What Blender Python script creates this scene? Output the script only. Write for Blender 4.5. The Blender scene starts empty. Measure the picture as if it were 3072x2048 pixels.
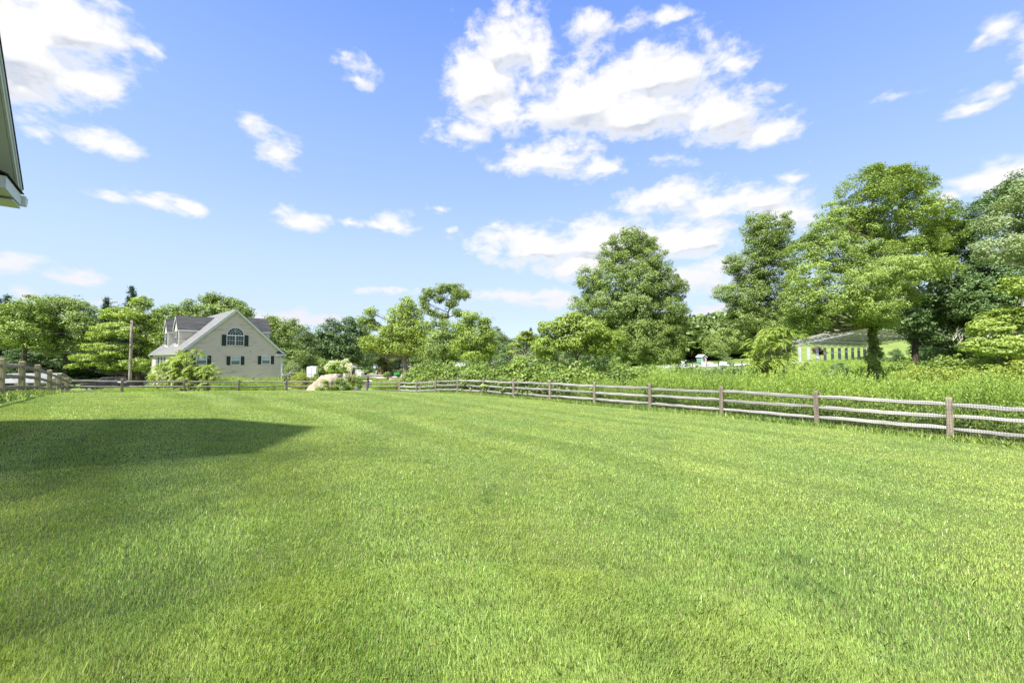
import bpy, math, random
import numpy as np
from mathutils import Vector, Matrix, noise as mnoise

# ------------------------------------------------------------------ camera
scene = bpy.context.scene
ZC = 1.45                       # camera height over the lawn underfoot
FPX = 1280.0                    # focal length in photograph pixels (3072 wide)
PITCH = math.radians(2.15)
cam_data = bpy.data.cameras.new("camera")
cam = bpy.data.objects.new("camera", cam_data)
scene.collection.objects.link(cam)
cam_data.sensor_width = 36.0
cam_data.lens = 15.0
cam_data.clip_start = 0.05
cam_data.clip_end = 6000.0
cam.location = (0, 0, ZC)
cam.rotation_euler = (math.pi / 2 + PITCH, 0, 0)
scene.camera = cam

# ------------------------------------------------------------------ light
SUN_EL = math.radians(54.0)
SUN_H = Vector((-0.64, -0.77, 0)).normalized()       # horizontal direction towards the sun
sd = bpy.data.lights.new("sun", 'SUN')
sun = bpy.data.objects.new("sun", sd)
scene.collection.objects.link(sun)
sd.energy = 3.5
sd.angle = math.radians(2.2)
sd.color = (1.0, 0.965, 0.90)
to_sun = Vector((SUN_H.x * math.cos(SUN_EL), SUN_H.y * math.cos(SUN_EL), math.sin(SUN_EL)))
sun.rotation_euler = to_sun.to_track_quat('Z', 'Y').to_euler()
scene.view_settings.view_transform = 'Standard'
scene.view_settings.look = 'None'
scene.view_settings.gamma = 1.0
scene.view_settings.exposure = 1.62
scene.view_settings.use_curve_mapping = False
scene.cycles.max_bounces = 6
scene.cycles.diffuse_bounces = 3
scene.cycles.glossy_bounces = 2
scene.cycles.transmission_bounces = 4
scene.cycles.transparent_max_bounces = 8
scene.cycles.caustics_reflective = False
scene.cycles.caustics_refractive = False

def ray(px, py):
    """world direction through a photograph pixel, scaled so that its Y component is 1"""
    a = (px - 1536.0) / FPX
    b = (1024.0 - py) / FPX
    c, s = math.cos(PITCH), math.sin(PITCH)
    d = Vector((a, c - b * s, s + b * c))
    return d / d.y

def P(px, py, Y):
    d = ray(px, py)
    return Vector((d.x * Y, Y, d.z * Y + ZC))

# ------------------------------------------------------------------ node helpers
def nodes_of(mat):
    mat.use_nodes = True
    nt = mat.node_tree
    nt.nodes.clear()
    return nt, nt.nodes, nt.links

def N(nt, kind, **kw):
    n = nt.nodes.new(kind)
    for k, v in kw.items():
        if k == 'inp':
            for kk, vv in v.items():
                n.inputs[kk].default_value = vv
        else:
            setattr(n, k, v)
    return n

def math_n(nt, op, a, b=None, clamp=False):
    n = nt.nodes.new('ShaderNodeMath'); n.operation = op; n.use_clamp = clamp
    for i, v in enumerate((a, b)):
        if v is None: continue
        if isinstance(v, (int, float)): n.inputs[i].default_value = v
        else: nt.links.new(v, n.inputs[i])
    return n.outputs[0]

def smooth(nt, v, lo, hi):
    n = nt.nodes.new('ShaderNodeMapRange'); n.interpolation_type = 'SMOOTHSTEP'
    nt.links.new(v, n.inputs['Value'])
    n.inputs['From Min'].default_value = lo; n.inputs['From Max'].default_value = hi
    return n.outputs[0]

def mixc(nt, fac, a, b, mode='MIX'):
    n = nt.nodes.new('ShaderNodeMix'); n.data_type = 'RGBA'; n.blend_type = mode
    def put(sock, v):
        if isinstance(v, (int, float)): sock.default_value = v
        elif isinstance(v, tuple): sock.default_value = (v + (1.0,))[:4]
        else: nt.links.new(v, sock)
    put(n.inputs[0], fac); put(n.inputs[6], a); put(n.inputs[7], b)
    return n.outputs[2]

# ------------------------------------------------------------------ world: sky and clouds
world = bpy.data.worlds.new("World")
scene.world = world
world.use_nodes = True
wt = world.node_tree
wt.nodes.clear()
sky = wt.nodes.new('ShaderNodeTexSky')
sky.sky_type = 'NISHITA'
sky.sun_disc = False
sky.sun_elevation = SUN_EL
sky.sun_rotation = math.atan2(SUN_H.x, SUN_H.y)
sky.air_density = 1.0
sky.dust_density = 0.6
sky.ozone_density = 1.6
sky.altitude = 50
SKY_STRENGTH = 0.12

def azel(px, py):
    d = ray(px, py).normalized()
    return math.atan2(d.x, d.y), math.asin(d.z)

# cloud patches: direction (given by where it is seen), half width, half height in photo pixels, weight
CLOUDS = [
    (60, 110, 330, 210, 1.0), (200, 60, 200, 120, 1.0), (-250, 120, 400, 260, 1.0), (250, 230, 150, 90, .8), (120, 270, 130, 60, .5), (410, 130, 60, 30, .15),
    (270, 400, 110, 55, .75), (345, 440, 80, 45, .75), (155, 390, 60, 35, .15),
    (775, 395, 75, 45, .45), (820, 450, 70, 45, .5),
    (1080, 190, 60, 45, .35), (1060, 230, 40, 30, .3),
    (1500, 130, 125, 110, 1.0), (1450, 250, 130, 130, .9), (1620, 160, 70, 120, .5), (1400, 400, 130, 40, .55), (1500, 350, 130, 70, .9),
    (1770, 300, 260, 130, 1.0), (1980, 220, 210, 110, 1.1), (1900, 330, 330, 90, 1.0), (2150, 330, 170, 90, .9), (2290, 390, 110, 50, .8), (2210, 190, 70, 25, .25),
    (1780, 90, 130, 50, .4), (1860, 85, 90, 45, .4), (2000, 50, 90, 22, .15), (1700, 440, 120, 60, .4),
    (1640, 490, 150, 50, .8), (1790, 500, 110, 45, .55), (2020, 480, 60, 25, .2),
    (2380, 530, 60, 30, .35),
    (2980, 90, 60, 40, .3), (3090, 190, 70, 80, .35), (2960, 290, 80, 42, .5), (2930, 325, 100, 25, .4), (2690, 300, 80, 20, .15), (2930, 130, 50, 22, .3),
    (2950, 530, 130, 60, .8), (3050, 560, 80, 40, .6), (2840, 580, 70, 25, .3),
    (2010, 590, 150, 55, .75), (2200, 610, 220, 45, .75), (2360, 660, 150, 60, .45), (2130, 640, 160, 30, .4),
    (1600, 740, 210, 62, 1.0), (1830, 720, 270, 80, 1.1), (2040, 715, 210, 60, .9), (1750, 790, 200, 45, .9),
    (2120, 830, 170, 60, .8), (1560, 890, 190, 28, .6), (1650, 915, 120, 18, .5), (2120, 935, 120, 22, .45),
    (460, 600, 130, 28, .5), (560, 610, 70, 22, .5), (350, 590, 90, 18, .35),
    (895, 655, 80, 35, .7), (1055, 670, 40, 18, .25), (1195, 665, 62, 36, .7), (1150, 678, 60, 14, .3), (1355, 690, 20, 12, .15), (1330, 620, 40, 14, .12),
    (20, 800, 90, 40, .6), (230, 832, 90, 28, .55), (95, 872, 65, 26, .7), (330, 905, 60, 14, .3), (860, 950, 230, 30, .6), (950, 960, 80, 25, .6), (1190, 880, 90, 12, .3),
    # the part of the sky the photograph does not show
    (-1200, 500, 400, 160, .9), (4300, 300, 500, 220, .9), (4000, 800, 500, 80, .8), (1400, -500, 300, 120, .8), (2700, -600, 400, 150, .8), (-900, 900, 400, 60, .7),
]
grp = bpy.data.node_groups.new("cloud_field", 'ShaderNodeTree')
grp.interface.new_socket("dir", in_out='INPUT', socket_type='NodeSocketVector')
grp.interface.new_socket("field", in_out='OUTPUT', socket_type='NodeSocketFloat')
gi = grp.nodes.new('NodeGroupInput'); go = grp.nodes.new('NodeGroupOutput')
acc = None
for (cx, cy, hw, hh, wgt) in CLOUDS:
    if 0 <= cx <= 3100 and cy >= -50:
        az, el = azel(cx, cy)
        az1, _ = azel(cx + hw, cy); az0, _ = azel(cx - hw, cy)
        _, el1 = azel(cx, cy - hh); _, el0 = azel(cx, cy + hh)
        raz = (az1 - az0) / 2; rel = abs(el1 - el0) / 2
    else:
        az = (cx - 1536) / 1500.0; el = (1072 - cy) / 1500.0
        raz = hw / 1400.0; rel = hh / 1500.0
    sub = grp.nodes.new('ShaderNodeVectorMath'); sub.operation = 'SUBTRACT'
    grp.links.new(gi.outputs[0], sub.inputs[0]); sub.inputs[1].default_value = (az, el, 0)
    mul = grp.nodes.new('ShaderNodeVectorMath'); mul.operation = 'MULTIPLY'
    grp.links.new(sub.outputs[0], mul.inputs[0]); mul.inputs[1].default_value = (1 / (raz * 1.25), 1 / (rel * 1.25), 0)
    ln = grp.nodes.new('ShaderNodeVectorMath'); ln.operation = 'LENGTH'
    grp.links.new(mul.outputs[0], ln.inputs[0])
    inv = math_n(grp, 'SUBTRACT', 1.0, ln.outputs['Value'])
    v = math_n(grp, 'MULTIPLY', inv, 0.45 + 0.55 * wgt)
    acc = v if acc is None else math_n(grp, 'MAXIMUM', acc, v)
# unseen cumulus banks added overhead and behind the camera to lift the ambient light
for (az, el, raz, rel) in [(2.3, .45, .7, .28), (-2.2, .75, .8, .25), (3.0, .85, .9, .22), (-3.0, .40, .6, .25), (1.7, 1.05, .6, .14), (-1.0, 1.15, .9, .14), (.6, 1.25, 1.0, .12), (2.6, 1.25, 1.2, .14), (-1.7, .35, .35, .18), (1.75, .4, .35, .2)]:
    sub = grp.nodes.new('ShaderNodeVectorMath'); sub.operation = 'SUBTRACT'
    grp.links.new(gi.outputs[0], sub.inputs[0]); sub.inputs[1].default_value = (az, el, 0)
    mul = grp.nodes.new('ShaderNodeVectorMath'); mul.operation = 'MULTIPLY'
    grp.links.new(sub.outputs[0], mul.inputs[0]); mul.inputs[1].default_value = (1 / raz, 1 / rel, 0)
    ln = grp.nodes.new('ShaderNodeVectorMath'); ln.operation = 'LENGTH'
    grp.links.new(mul.outputs[0], ln.inputs[0])
    acc = math_n(grp, 'MAXIMUM', acc, math_n(grp, 'SUBTRACT', 1.0, ln.outputs['Value']))
grp.links.new(acc, go.inputs[0])

tc = wt.nodes.new('ShaderNodeTexCoord')
sepd = wt.nodes.new('ShaderNodeSeparateXYZ'); wt.links.new(tc.outputs['Generated'], sepd.inputs[0])
azn = math_n(wt, 'ARCTAN2', sepd.outputs[0], sepd.outputs[1])
eln = math_n(wt, 'ARCSINE', sepd.outputs[2])
comb = wt.nodes.new('ShaderNodeCombineXYZ'); wt.links.new(azn, comb.inputs[0]); wt.links.new(eln, comb.inputs[1])
# warp the directions so the patches get ragged cumulus outlines
nzc = wt.nodes.new('ShaderNodeVectorMath'); nzc.operation = 'MULTIPLY'
wt.links.new(comb.outputs[0], nzc.inputs[0]); nzc.inputs[1].default_value = (1.0, 1.7, 1.0)
w1 = N(wt, 'ShaderNodeTexNoise', inp={'Scale': 5.0, 'Detail': 4.0, 'Roughness': 0.6}); wt.links.new(nzc.outputs[0], w1.inputs['Vector'])
wv = wt.nodes.new('ShaderNodeVectorMath'); wv.operation = 'SUBTRACT'; wt.links.new(w1.outputs['Color'], wv.inputs[0]); wv.inputs[1].default_value = (.5, .5, .5)
wm = wt.nodes.new('ShaderNodeVectorMath'); wm.operation = 'MULTIPLY'; wt.links.new(wv.outputs[0], wm.inputs[0]); wm.inputs[1].default_value = (.11, .07, 0)
wa = wt.nodes.new('ShaderNodeVectorMath'); wa.operation = 'ADD'; wt.links.new(comb.outputs[0], wa.inputs[0]); wt.links.new(wm.outputs[0], wa.inputs[1])
f0 = wt.nodes.new('ShaderNodeGroup'); f0.node_tree = grp; wt.links.new(wa.outputs[0], f0.inputs[0])
upo = wt.nodes.new('ShaderNodeVectorMath'); upo.operation = 'ADD'; wt.links.new(wa.outputs[0], upo.inputs[0]); upo.inputs[1].default_value = (-.012, .030, 0)
f1 = wt.nodes.new('ShaderNodeGroup'); f1.node_tree = grp; wt.links.new(upo.outputs[0], f1.inputs[0])
n1 = N(wt, 'ShaderNodeTexNoise', inp={'Scale': 13.0, 'Detail': 9.0, 'Roughness': 0.58, 'Distortion': 0.3}); wt.links.new(nzc.outputs[0], n1.inputs['Vector'])
no = wt.nodes.new('ShaderNodeVectorMath'); no.operation = 'ADD'; wt.links.new(nzc.outputs[0], no.inputs[0]); no.inputs[1].default_value = (-.006, .022, 0)
n2 = N(wt, 'ShaderNodeTexNoise', inp={'Scale': 13.0, 'Detail': 5.0, 'Roughness': 0.55, 'Distortion': 0.3}); wt.links.new(no.outputs[0], n2.inputs['Vector'])
nz = math_n(wt, 'MULTIPLY', math_n(wt, 'SUBTRACT', n1.outputs['Fac'], 0.5), 1.8)
n3 = N(wt, 'ShaderNodeTexNoise', inp={'Scale': 42.0, 'Detail': 6.0, 'Roughness': 0.6}); wt.links.new(nzc.outputs[0], n3.inputs['Vector'])
nz = math_n(wt, 'ADD', nz, math_n(wt, 'MULTIPLY', math_n(wt, 'SUBTRACT', n3.outputs['Fac'], 0.5), .55))
dens = math_n(wt, 'ADD', f0.outputs[0], nz)
mask = smooth(wt, dens, 0.04, 0.66)
# relief: where the cloud gets thicker above, this point is in its lower, greyer part
rel_f = math_n(wt, 'MULTIPLY', math_n(wt, 'SUBTRACT', f1.outputs[0], f0.outputs[0]), 2.6)
rel_n = math_n(wt, 'MULTIPLY', math_n(wt, 'SUBTRACT', n2.outputs['Fac'], n1.outputs['Fac']), .55)
relf = math_n(wt, 'ADD', rel_f, rel_n)
thick = smooth(wt, dens, 0.25, 0.9)
grey = math_n(wt, 'MULTIPLY', smooth(wt, relf, 0.02, 0.50), thick)
ccol = mixc(wt, grey, (1.0, 1.0, 1.0), (0.64, 0.69, 0.80))
# low clouds get dimmer and a little pink through the air
lowf = math_n(wt, 'MULTIPLY', smooth(wt, eln, 0.24, 0.04), .8)
ccol = mixc(wt, lowf, ccol, (0.84, 0.85, 0.95))
def ramp(stops):
    cr = wt.nodes.new('ShaderNodeValToRGB'); e = cr.color_ramp.elements
    e[0].position = stops[0][0]; e[0].color = stops[0][1] + (1,)
    e[1].position = stops[-1][0]; e[1].color = stops[-1][1] + (1,)
    for p_, c_ in stops[1:-1]:
        k = e.new(p_); k.color = c_ + (1,)
    wt.links.new(eln, cr.inputs[0]); return cr.outputs[0]
ratio = ramp([(0.0, (.45, .6, .85)), (.10, (.51, .467, .486)), (.21, (.77, .66, .56)), (.36, (.90, .815, .74)), (.54, (.92, .91, .95)), (.72, (.69, .80, 1.0)), (1.0, (.65, .8, 1.0))])
clear = ramp([(0.0, (.270, .325, .39)), (.10, (.245, .308, .388)), (.21, (.205, .275, .385)), (.36, (.148, .220, .376)), (.54, (.108, .175, .366)), (.72, (.074, .136, .352)), (1.0, (.055, .11, .30))])
tint = mixc(wt, 1.0, sky.outputs[0], ratio, 'MULTIPLY')
clear = mixc(wt, 1.0, clear, (.91 / SKY_STRENGTH,) * 3, 'MULTIPLY')
tint = mixc(wt, .75, tint, clear)
cbright = mixc(wt, 1.0, ccol, (2.72, 2.72, 2.74), 'MULTIPLY')
above = smooth(wt, eln, -0.02, 0.03)
mask2 = math_n(wt, 'MULTIPLY', mask, above)
skyc = mixc(wt, mask2, tint, cbright)
bg = wt.nodes.new('ShaderNodeBackground'); bg.inputs['Strength'].default_value = SKY_STRENGTH
wt.links.new(skyc, bg.inputs['Color'])
wo = wt.nodes.new('ShaderNodeOutputWorld'); wt.links.new(bg.outputs[0], wo.inputs[0])
world.cycles.sampling_method = 'MANUAL'
world.cycles.sample_map_resolution = 512

# ------------------------------------------------------------------ terrain height
E1 = np.array([-0.647, 0.762]); E2 = np.array([0.762, 0.647])     # along the side fences, across the yard
RF = [(11.95 - 1.974 * n, 11.72 + 2.325 * n) for n in range(-2, 12)]
RF_TOP = {-2: -1.10, -1: -1.09, 0: -1.085, 1: -1.087, 2: -1.09, 3: -1.14, 4: -1.19, 5: -1.22, 6: -1.285, 7: -1.33, 8: -1.42, 9: -1.60, 10: -1.86, 11: -1.98}
LF = [(-15.9 - 1.99 * n, 13.3 + 2.31 * n) for n in range(-2, 6)]
LF_TOP = {-2: 0.12, -1: 0.03, 0: -0.02, 1: -0.13, 2: -0.29, 3: -0.58, 4: -0.84, 5: -1.165}
FF = [(-25.85, 24.86)] + [(-24.0 + 2.358 * k, 26.35 + 1.934 * k) for k in range(0, 6)]
FF_TOP = [-1.165, -1.29, -1.41, -1.53, -1.64, -1.76, -1.95]
POST = 1.154
CP = []
for n, (x, y) in zip(range(-2, 12), RF): CP.append((x, y, RF_TOP[n] - POST))
for n, (x, y) in zip(range(-2, 6), LF): CP.append((x, y, LF_TOP[n] - 1.24))
for k in range(1, 7): CP.append((FF[k][0], FF[k][1], FF_TOP[k] - POST))
CP += [(0, 0, -1.45), (0, 4, -1.56), (-5, 3, -1.32), (-9, 7.6, -1.20), (5, 3, -1.80), (0, 8, -1.70), (-6, 9, -1.45), (6, 10, -2.0),
       (-5, -10, -1.3), (8, -8, -2.0), (20, -5, -2.5), (-15, 0, -1.1), (-20, -10, -1.2), (-13, 21.7, -1.70), (-18, 20.3, -1.66), (-8, 24, -1.88), (-3, 22, -1.95), (-9, 15, -1.62), (-2, 15, -1.86),
       (-28, 20, -2.7), (-40, 30, -3.5), (-45, 50, -3.95), (-52, 60, -4.3), (-32, 40, -2.95), (-25.5, 49, -3.0), (-38, 52, -3.3), (-45, 42, -3.9), (-30, 31, -3.0),
       (-22, 34, -2.95), (-15, 36, -3.0), (-9, 42, -3.2), (-20, 55, -3.8), (-30, 85, -4.4), (-60, 85, -4.5), (-90, 80, -4.5), (-20, 80, -4.6), (-35, 150, -5.6), (-10, 110, -5.1),
       (0, 60, -3.9), (0, 45, -3.4), (5, 35, -2.9), (10, 28, -2.7), (18, 25, -2.55), (25, 15, -2.4), (22, 45, -2.9), (40, 45, -2.7), (42, 20, -2.4), (62, 62, -2.3), (0, 150, -5.2),
       (50, 120, -2.1), (62, 118, -1.8), (70, 98, -1.4), (105, 120, -1.1), (90, 145, 1.0), (110, 175, 4.5), (70, 180, -0.5), (0, 260, -4.0), (-150, 150, -5), (150, 100, 1.0), (40, 85, -2.6), (60, 90, -2.0),
       (125, 300, 10.), (170, 300, 17.), (230, 280, 20.), (60, 300, 2.), (-100, 300, -4), (-250, 200, -4), (-120, 0, -3), (0, -120, -3), (120, -60, -3), (250, 100, 4), (-250, -100, -4)]
CPA = np.array(CP, float)

def _tps_k(r2):
    return 0.5 * r2 * np.log(r2 + 1e-9)
_n = len(CPA)
_d2 = ((CPA[:, None, :2] - CPA[None, :, :2]) ** 2).sum(-1)
_K = _tps_k(_d2) + np.eye(_n) * 0.6
_A = np.zeros((_n + 3, _n + 3)); _A[:_n, :_n] = _K
_Pm = np.c_[np.ones(_n), CPA[:, :2]]
_A[:_n, _n:] = _Pm; _A[_n:, :_n] = _Pm.T
_W = np.linalg.solve(_A, np.r_[CPA[:, 2], 0, 0, 0])

def H(x, y):
    """terrain height (world z) at x, y; arrays or scalars"""
    x = np.asarray(x, float); y = np.asarray(y, float)
    sh = x.shape; xf = x.ravel(); yf = y.ravel()
    out = np.empty_like(xf)
    for i in range(0, len(xf), 20000):
        xs = xf[i:i + 20000]; ys = yf[i:i + 20000]
        r2 = (xs[:, None] - CPA[None, :, 0]) ** 2 + (ys[:, None] - CPA[None, :, 1]) ** 2
        out[i:i + 20000] = _tps_k(r2) @ _W[:_n] + _W[_n] + _W[_n + 1] * xs + _W[_n + 2] * ys
    r = np.hypot(xf, yf)
    k = np.clip((r - 300) / 150, 0, 1)
    far = np.where(xf > 60, np.clip((xf - 60) / 12, 0, 14), -4.0)
    far = np.where(yf < 0, -3.0, far)
    out = out * (1 - k) + far * k
    out = out + ZC
    return out.reshape(sh) if sh else float(out[0])

def st(x, y):
    return x * E2[0] + y * E2[1], x * E1[0] + y * E1[1]

# ------------------------------------------------------------------ mesh helpers
COL = scene.collection
rnd = random.Random(7)

class MB:
    """collects vertices and faces for one mesh"""
    def __init__(s): s.v = []; s.f = []
    def box(s, c, size, M=None, taper=None):
        hx, hy, hz = size[0] / 2, size[1] / 2, size[2] / 2
        b = len(s.v)
        for dz in (-1, 1):
            k = 1.0 if (dz < 0 or taper is None) else taper
            for dx, dy in ((-1, -1), (1, -1), (1, 1), (-1, 1)):
                p = Vector((dx * hx * k, dy * hy * k, dz * hz))
                if M is not None: p = M @ p
                s.v.append(tuple(p + Vector(c)))
        for q in ((3, 2, 1, 0), (4, 5, 6, 7), (0, 1, 5, 4), (1, 2, 6, 5), (2, 3, 7, 6), (3, 0, 4, 7)):
            s.f.append(tuple(b + i for i in q))
        return s
    def bar(s, p, q, w, h=None, up=Vector((0, 0, 1))):
        """a box of section w (sideways) x h (up) from p to q"""
        h = h or w
        p = Vector(p); q = Vector(q); d = (q - p)
        L = d.length; d.normalize()
        if abs(d.dot(up)) > .99: up = Vector((1, 0, 0))
        sd_ = d.cross(up).normalized(); u2 = sd_.cross(d).normalized()
        M = Matrix((d, sd_, u2)).transposed()
        return s.box((p + q) / 2, (L, w, h), M)
    def tube(s, pts, rad, n=6, cap=True):
        pts = [Vector(p) for p in pts]
        if isinstance(rad, (int, float)): rad = [rad] * len(pts)
        b = len(s.v)
        ref = Vector((0.3, 0.9, 0.1))
        for i, p in enumerate(pts):
            d = (pts[min(i + 1, len(pts) - 1)] - pts[max(i - 1, 0)])
            if d.length < 1e-9: d = Vector((0, 0, 1))
            d.normalize()
            u = d.cross(ref)
            if u.length < .05: u = d.cross(Vector((1, 0, 0)))
            u.normalize(); w = d.cross(u)
            for k in range(n):
                a = 2 * math.pi * k / n
                s.v.append(tuple(p + (u * math.cos(a) + w * math.sin(a)) * rad[i]))
        for i in range(len(pts) - 1):
            for k in range(n):
                k2 = (k + 1) % n
                s.f.append((b + i * n + k, b + i * n + k2, b + (i + 1) * n + k2, b + (i + 1) * n + k))
        if cap:
            s.f.append(tuple(b + k for k in range(n))[::-1])
            e = b + (len(pts) - 1) * n
            s.f.append(tuple(e + k for k in range(n)))
        return s
    def prism(s, poly, ex):
        """polygon (list of 3-D points) pushed along the vector ex"""
        b = len(s.v); n = len(poly); ex = Vector(ex)
        for p in poly: s.v.append(tuple(Vector(p)))
        for p in poly: s.v.append(tuple(Vector(p) + ex))
        s.f.append(tuple(b + i for i in range(n))[::-1])
        s.f.append(tuple(b + n + i for i in range(n)))
        for i in range(n):
            j = (i + 1) % n
            s.f.append((b + i, b + j, b + n + j, b + n + i))
        return s
    def build(s, name, mat, parent=None, smooth_=False, recalc=True):
        me = bpy.data.meshes.new(name)
        me.from_pydata(s.v, [], s.f)
        if recalc:
            import bmesh
            bm = bmesh.new(); bm.from_mesh(me); bmesh.ops.recalc_face_normals(bm, faces=bm.faces); bm.to_mesh(me); bm.free()
        if smooth_:
            me.polygons.foreach_set('use_smooth', [True] * len(me.polygons))
        me.materials.append(mat)
        me.update()
        o = bpy.data.objects.new(name, me)
        COL.objects.link(o)
        if parent is not None:
            o.parent = parent
            o.matrix_parent_inverse = Matrix.Translation(parent.location).inverted() if parent.type == 'EMPTY' or True else Matrix()
        return o

def np_mesh(name, co, nper, mat, parent=None, tint=None, vtint=None):
    """many separate n-gons: co is (N*nper, 3)"""
    me = bpy.data.meshes.new(name)
    nv = len(co); nf = nv // nper
    me.vertices.add(nv); me.vertices.foreach_set('co', co.astype(np.float32).ravel())
    me.loops.add(nv); me.loops.foreach_set('vertex_index', np.arange(nv, dtype=np.int32))
    me.polygons.add(nf); me.polygons.foreach_set('loop_start', np.arange(0, nv, nper, dtype=np.int32))
    me.update(calc_edges=True)
    if tint is not None:
        at = me.attributes.new('tint', 'FLOAT', 'FACE'); at.data.foreach_set('value', tint.astype(np.float32))
    me.materials.append(mat)
    o = bpy.data.objects.new(name, me)
    COL.objects.link(o)
    if parent is not None:
        o.parent = parent
        o.matrix_parent_inverse = Matrix.Translation(parent.location).inverted()
    return o

def grid_mesh(name, X, Y, Z, mat):
    ny, nx = X.shape
    me = bpy.data.meshes.new(name)
    co = np.stack([X, Y, Z], -1).reshape(-1, 3)
    idx = np.arange(nx * ny).reshape(ny, nx)
    q = np.stack([idx[:-1, :-1], idx[:-1, 1:], idx[1:, 1:], idx[1:, :-1]], -1).reshape(-1, 4)
    me.vertices.add(len(co)); me.vertices.foreach_set('co', co.astype(np.float32).ravel())
    me.loops.add(q.size); me.loops.foreach_set('vertex_index', q.astype(np.int32).ravel())
    me.polygons.add(len(q)); me.polygons.foreach_set('loop_start', np.arange(0, q.size, 4, dtype=np.int32))
    me.polygons.foreach_set('use_smooth', [True] * len(q))
    me.update(calc_edges=True); me.materials.append(mat)
    o = bpy.data.objects.new(name, me); COL.objects.link(o)
    return o

def tag(o, label=None, cat=None, group=None, kind=None):
    if label: o['label'] = label
    if cat: o['category'] = cat
    if group: o['group'] = group
    if kind: o['kind'] = kind
    return o

def thing(name, loc, label, cat, group=None):
    o = bpy.data.objects.new(name, None); COL.objects.link(o)
    o.location = loc; o.empty_display_size = .2
    return tag(o, label, cat, group)

# ------------------------------------------------------------------ materials
def pmat(name, col, rough=.7, metal=0.0, var=.12, scale=6.0, spec=.3, bump=0.0, coord='Object'):
    m = bpy.data.materials.new(name); nt, ns, lk = nodes_of(m)
    t = N(nt, 'ShaderNodeTexCoord')
    nzz = N(nt, 'ShaderNodeTexNoise', inp={'Scale': scale, 'Detail': 6.0, 'Roughness': .6}); lk.new(t.outputs[coord], nzz.inputs['Vector'])
    a = tuple(c * (1 - var) for c in col); b = tuple(min(1, c * (1 + var)) for c in col)
    c = mixc(nt, smooth(nt, nzz.outputs['Fac'], .3, .7), a, b)
    p = N(nt, 'ShaderNodeBsdfPrincipled', inp={'Roughness': rough, 'Metallic': metal, 'Specular IOR Level': spec}); lk.new(c, p.inputs['Base Color'])
    if bump:
        bp = N(nt, 'ShaderNodeBump', inp={'Strength': bump, 'Distance': .02}); lk.new(nzz.outputs['Fac'], bp.inputs['Height']); lk.new(bp.outputs[0], p.inputs['Normal'])
    o = N(nt, 'ShaderNodeOutputMaterial'); lk.new(p.outputs[0], o.inputs[0])
    return m

def leaf_mat(name, c_lo, c_hi, trans=.38, gloss=.03, rough=.5, big=.25):
    """c_lo .. c_hi: the leaf colours the tree has; the per-leaf attribute picks between them"""
    m = bpy.data.materials.new(name); nt, ns, lk = nodes_of(m)
    at = N(nt, 'ShaderNodeAttribute', attribute_name='tint')
    g = N(nt, 'ShaderNodeNewGeometry')
    nzz = N(nt, 'ShaderNodeTexNoise', inp={'Scale': big, 'Detail': 3.0}); lk.new(g.outputs['Position'], nzz.inputs['Vector'])
    f = math_n(nt, 'ADD', math_n(nt, 'MULTIPLY', at.outputs['Fac'], .7), math_n(nt, 'MULTIPLY', math_n(nt, 'SUBTRACT', nzz.outputs['Fac'], .35), 1.0), clamp=True)
    c = mixc(nt, f, c_lo, c_hi)
    ct = mixc(nt, 1.0, c, (1.25, 1.20, .60), 'MULTIPLY')
    d = N(nt, 'ShaderNodeBsdfDiffuse'); lk.new(c, d.inputs[0])
    t = N(nt, 'ShaderNodeBsdfTranslucent'); lk.new(ct, t.inputs[0])
    mx = N(nt, 'ShaderNodeMixShader'); mx.inputs[0].default_value = trans; lk.new(d.outputs[0], mx.inputs[1]); lk.new(t.outputs[0], mx.inputs[2])
    gl = N(nt, 'ShaderNodeBsdfGlossy', inp={'Roughness': rough}); gl.inputs[0].default_value = (.9, .95, 1, 1)
    m2 = N(nt, 'ShaderNodeMixShader'); m2.inputs[0].default_value = gloss; lk.new(mx.outputs[0], m2.inputs[1]); lk.new(gl.outputs[0], m2.inputs[2])
    o = N(nt, 'ShaderNodeOutputMaterial'); lk.new(m2.outputs[0], o.inputs[0])
    return m

def bark_mat(name, a, b, scale=9.0):
    m = bpy.data.materials.new(name); nt, ns, lk = nodes_of(m)
    g = N(nt, 'ShaderNodeNewGeometry')
    mp = N(nt, 'ShaderNodeMapping'); mp.inputs['Scale'].default_value = (1, 1, .18); lk.new(g.outputs['Position'], mp.inputs[0])
    nzz = N(nt, 'ShaderNodeTexNoise', inp={'Scale': scale, 'Detail': 7.0, 'Roughness': .65}); lk.new(mp.outputs[0], nzz.inputs['Vector'])
    c = mixc(nt, smooth(nt, nzz.outputs['Fac'], .35, .68), a, b)
    p = N(nt, 'ShaderNodeBsdfPrincipled', inp={'Roughness': .9, 'Specular IOR Level': .1}); lk.new(c, p.inputs['Base Color'])
    bp = N(nt, 'ShaderNodeBump', inp={'Strength': .7, 'Distance': .05}); lk.new(nzz.outputs['Fac'], bp.inputs['Height']); lk.new(bp.outputs[0], p.inputs['Normal'])
    o = N(nt, 'ShaderNodeOutputMaterial'); lk.new(p.outputs[0], o.inputs[0])
    return m

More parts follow.
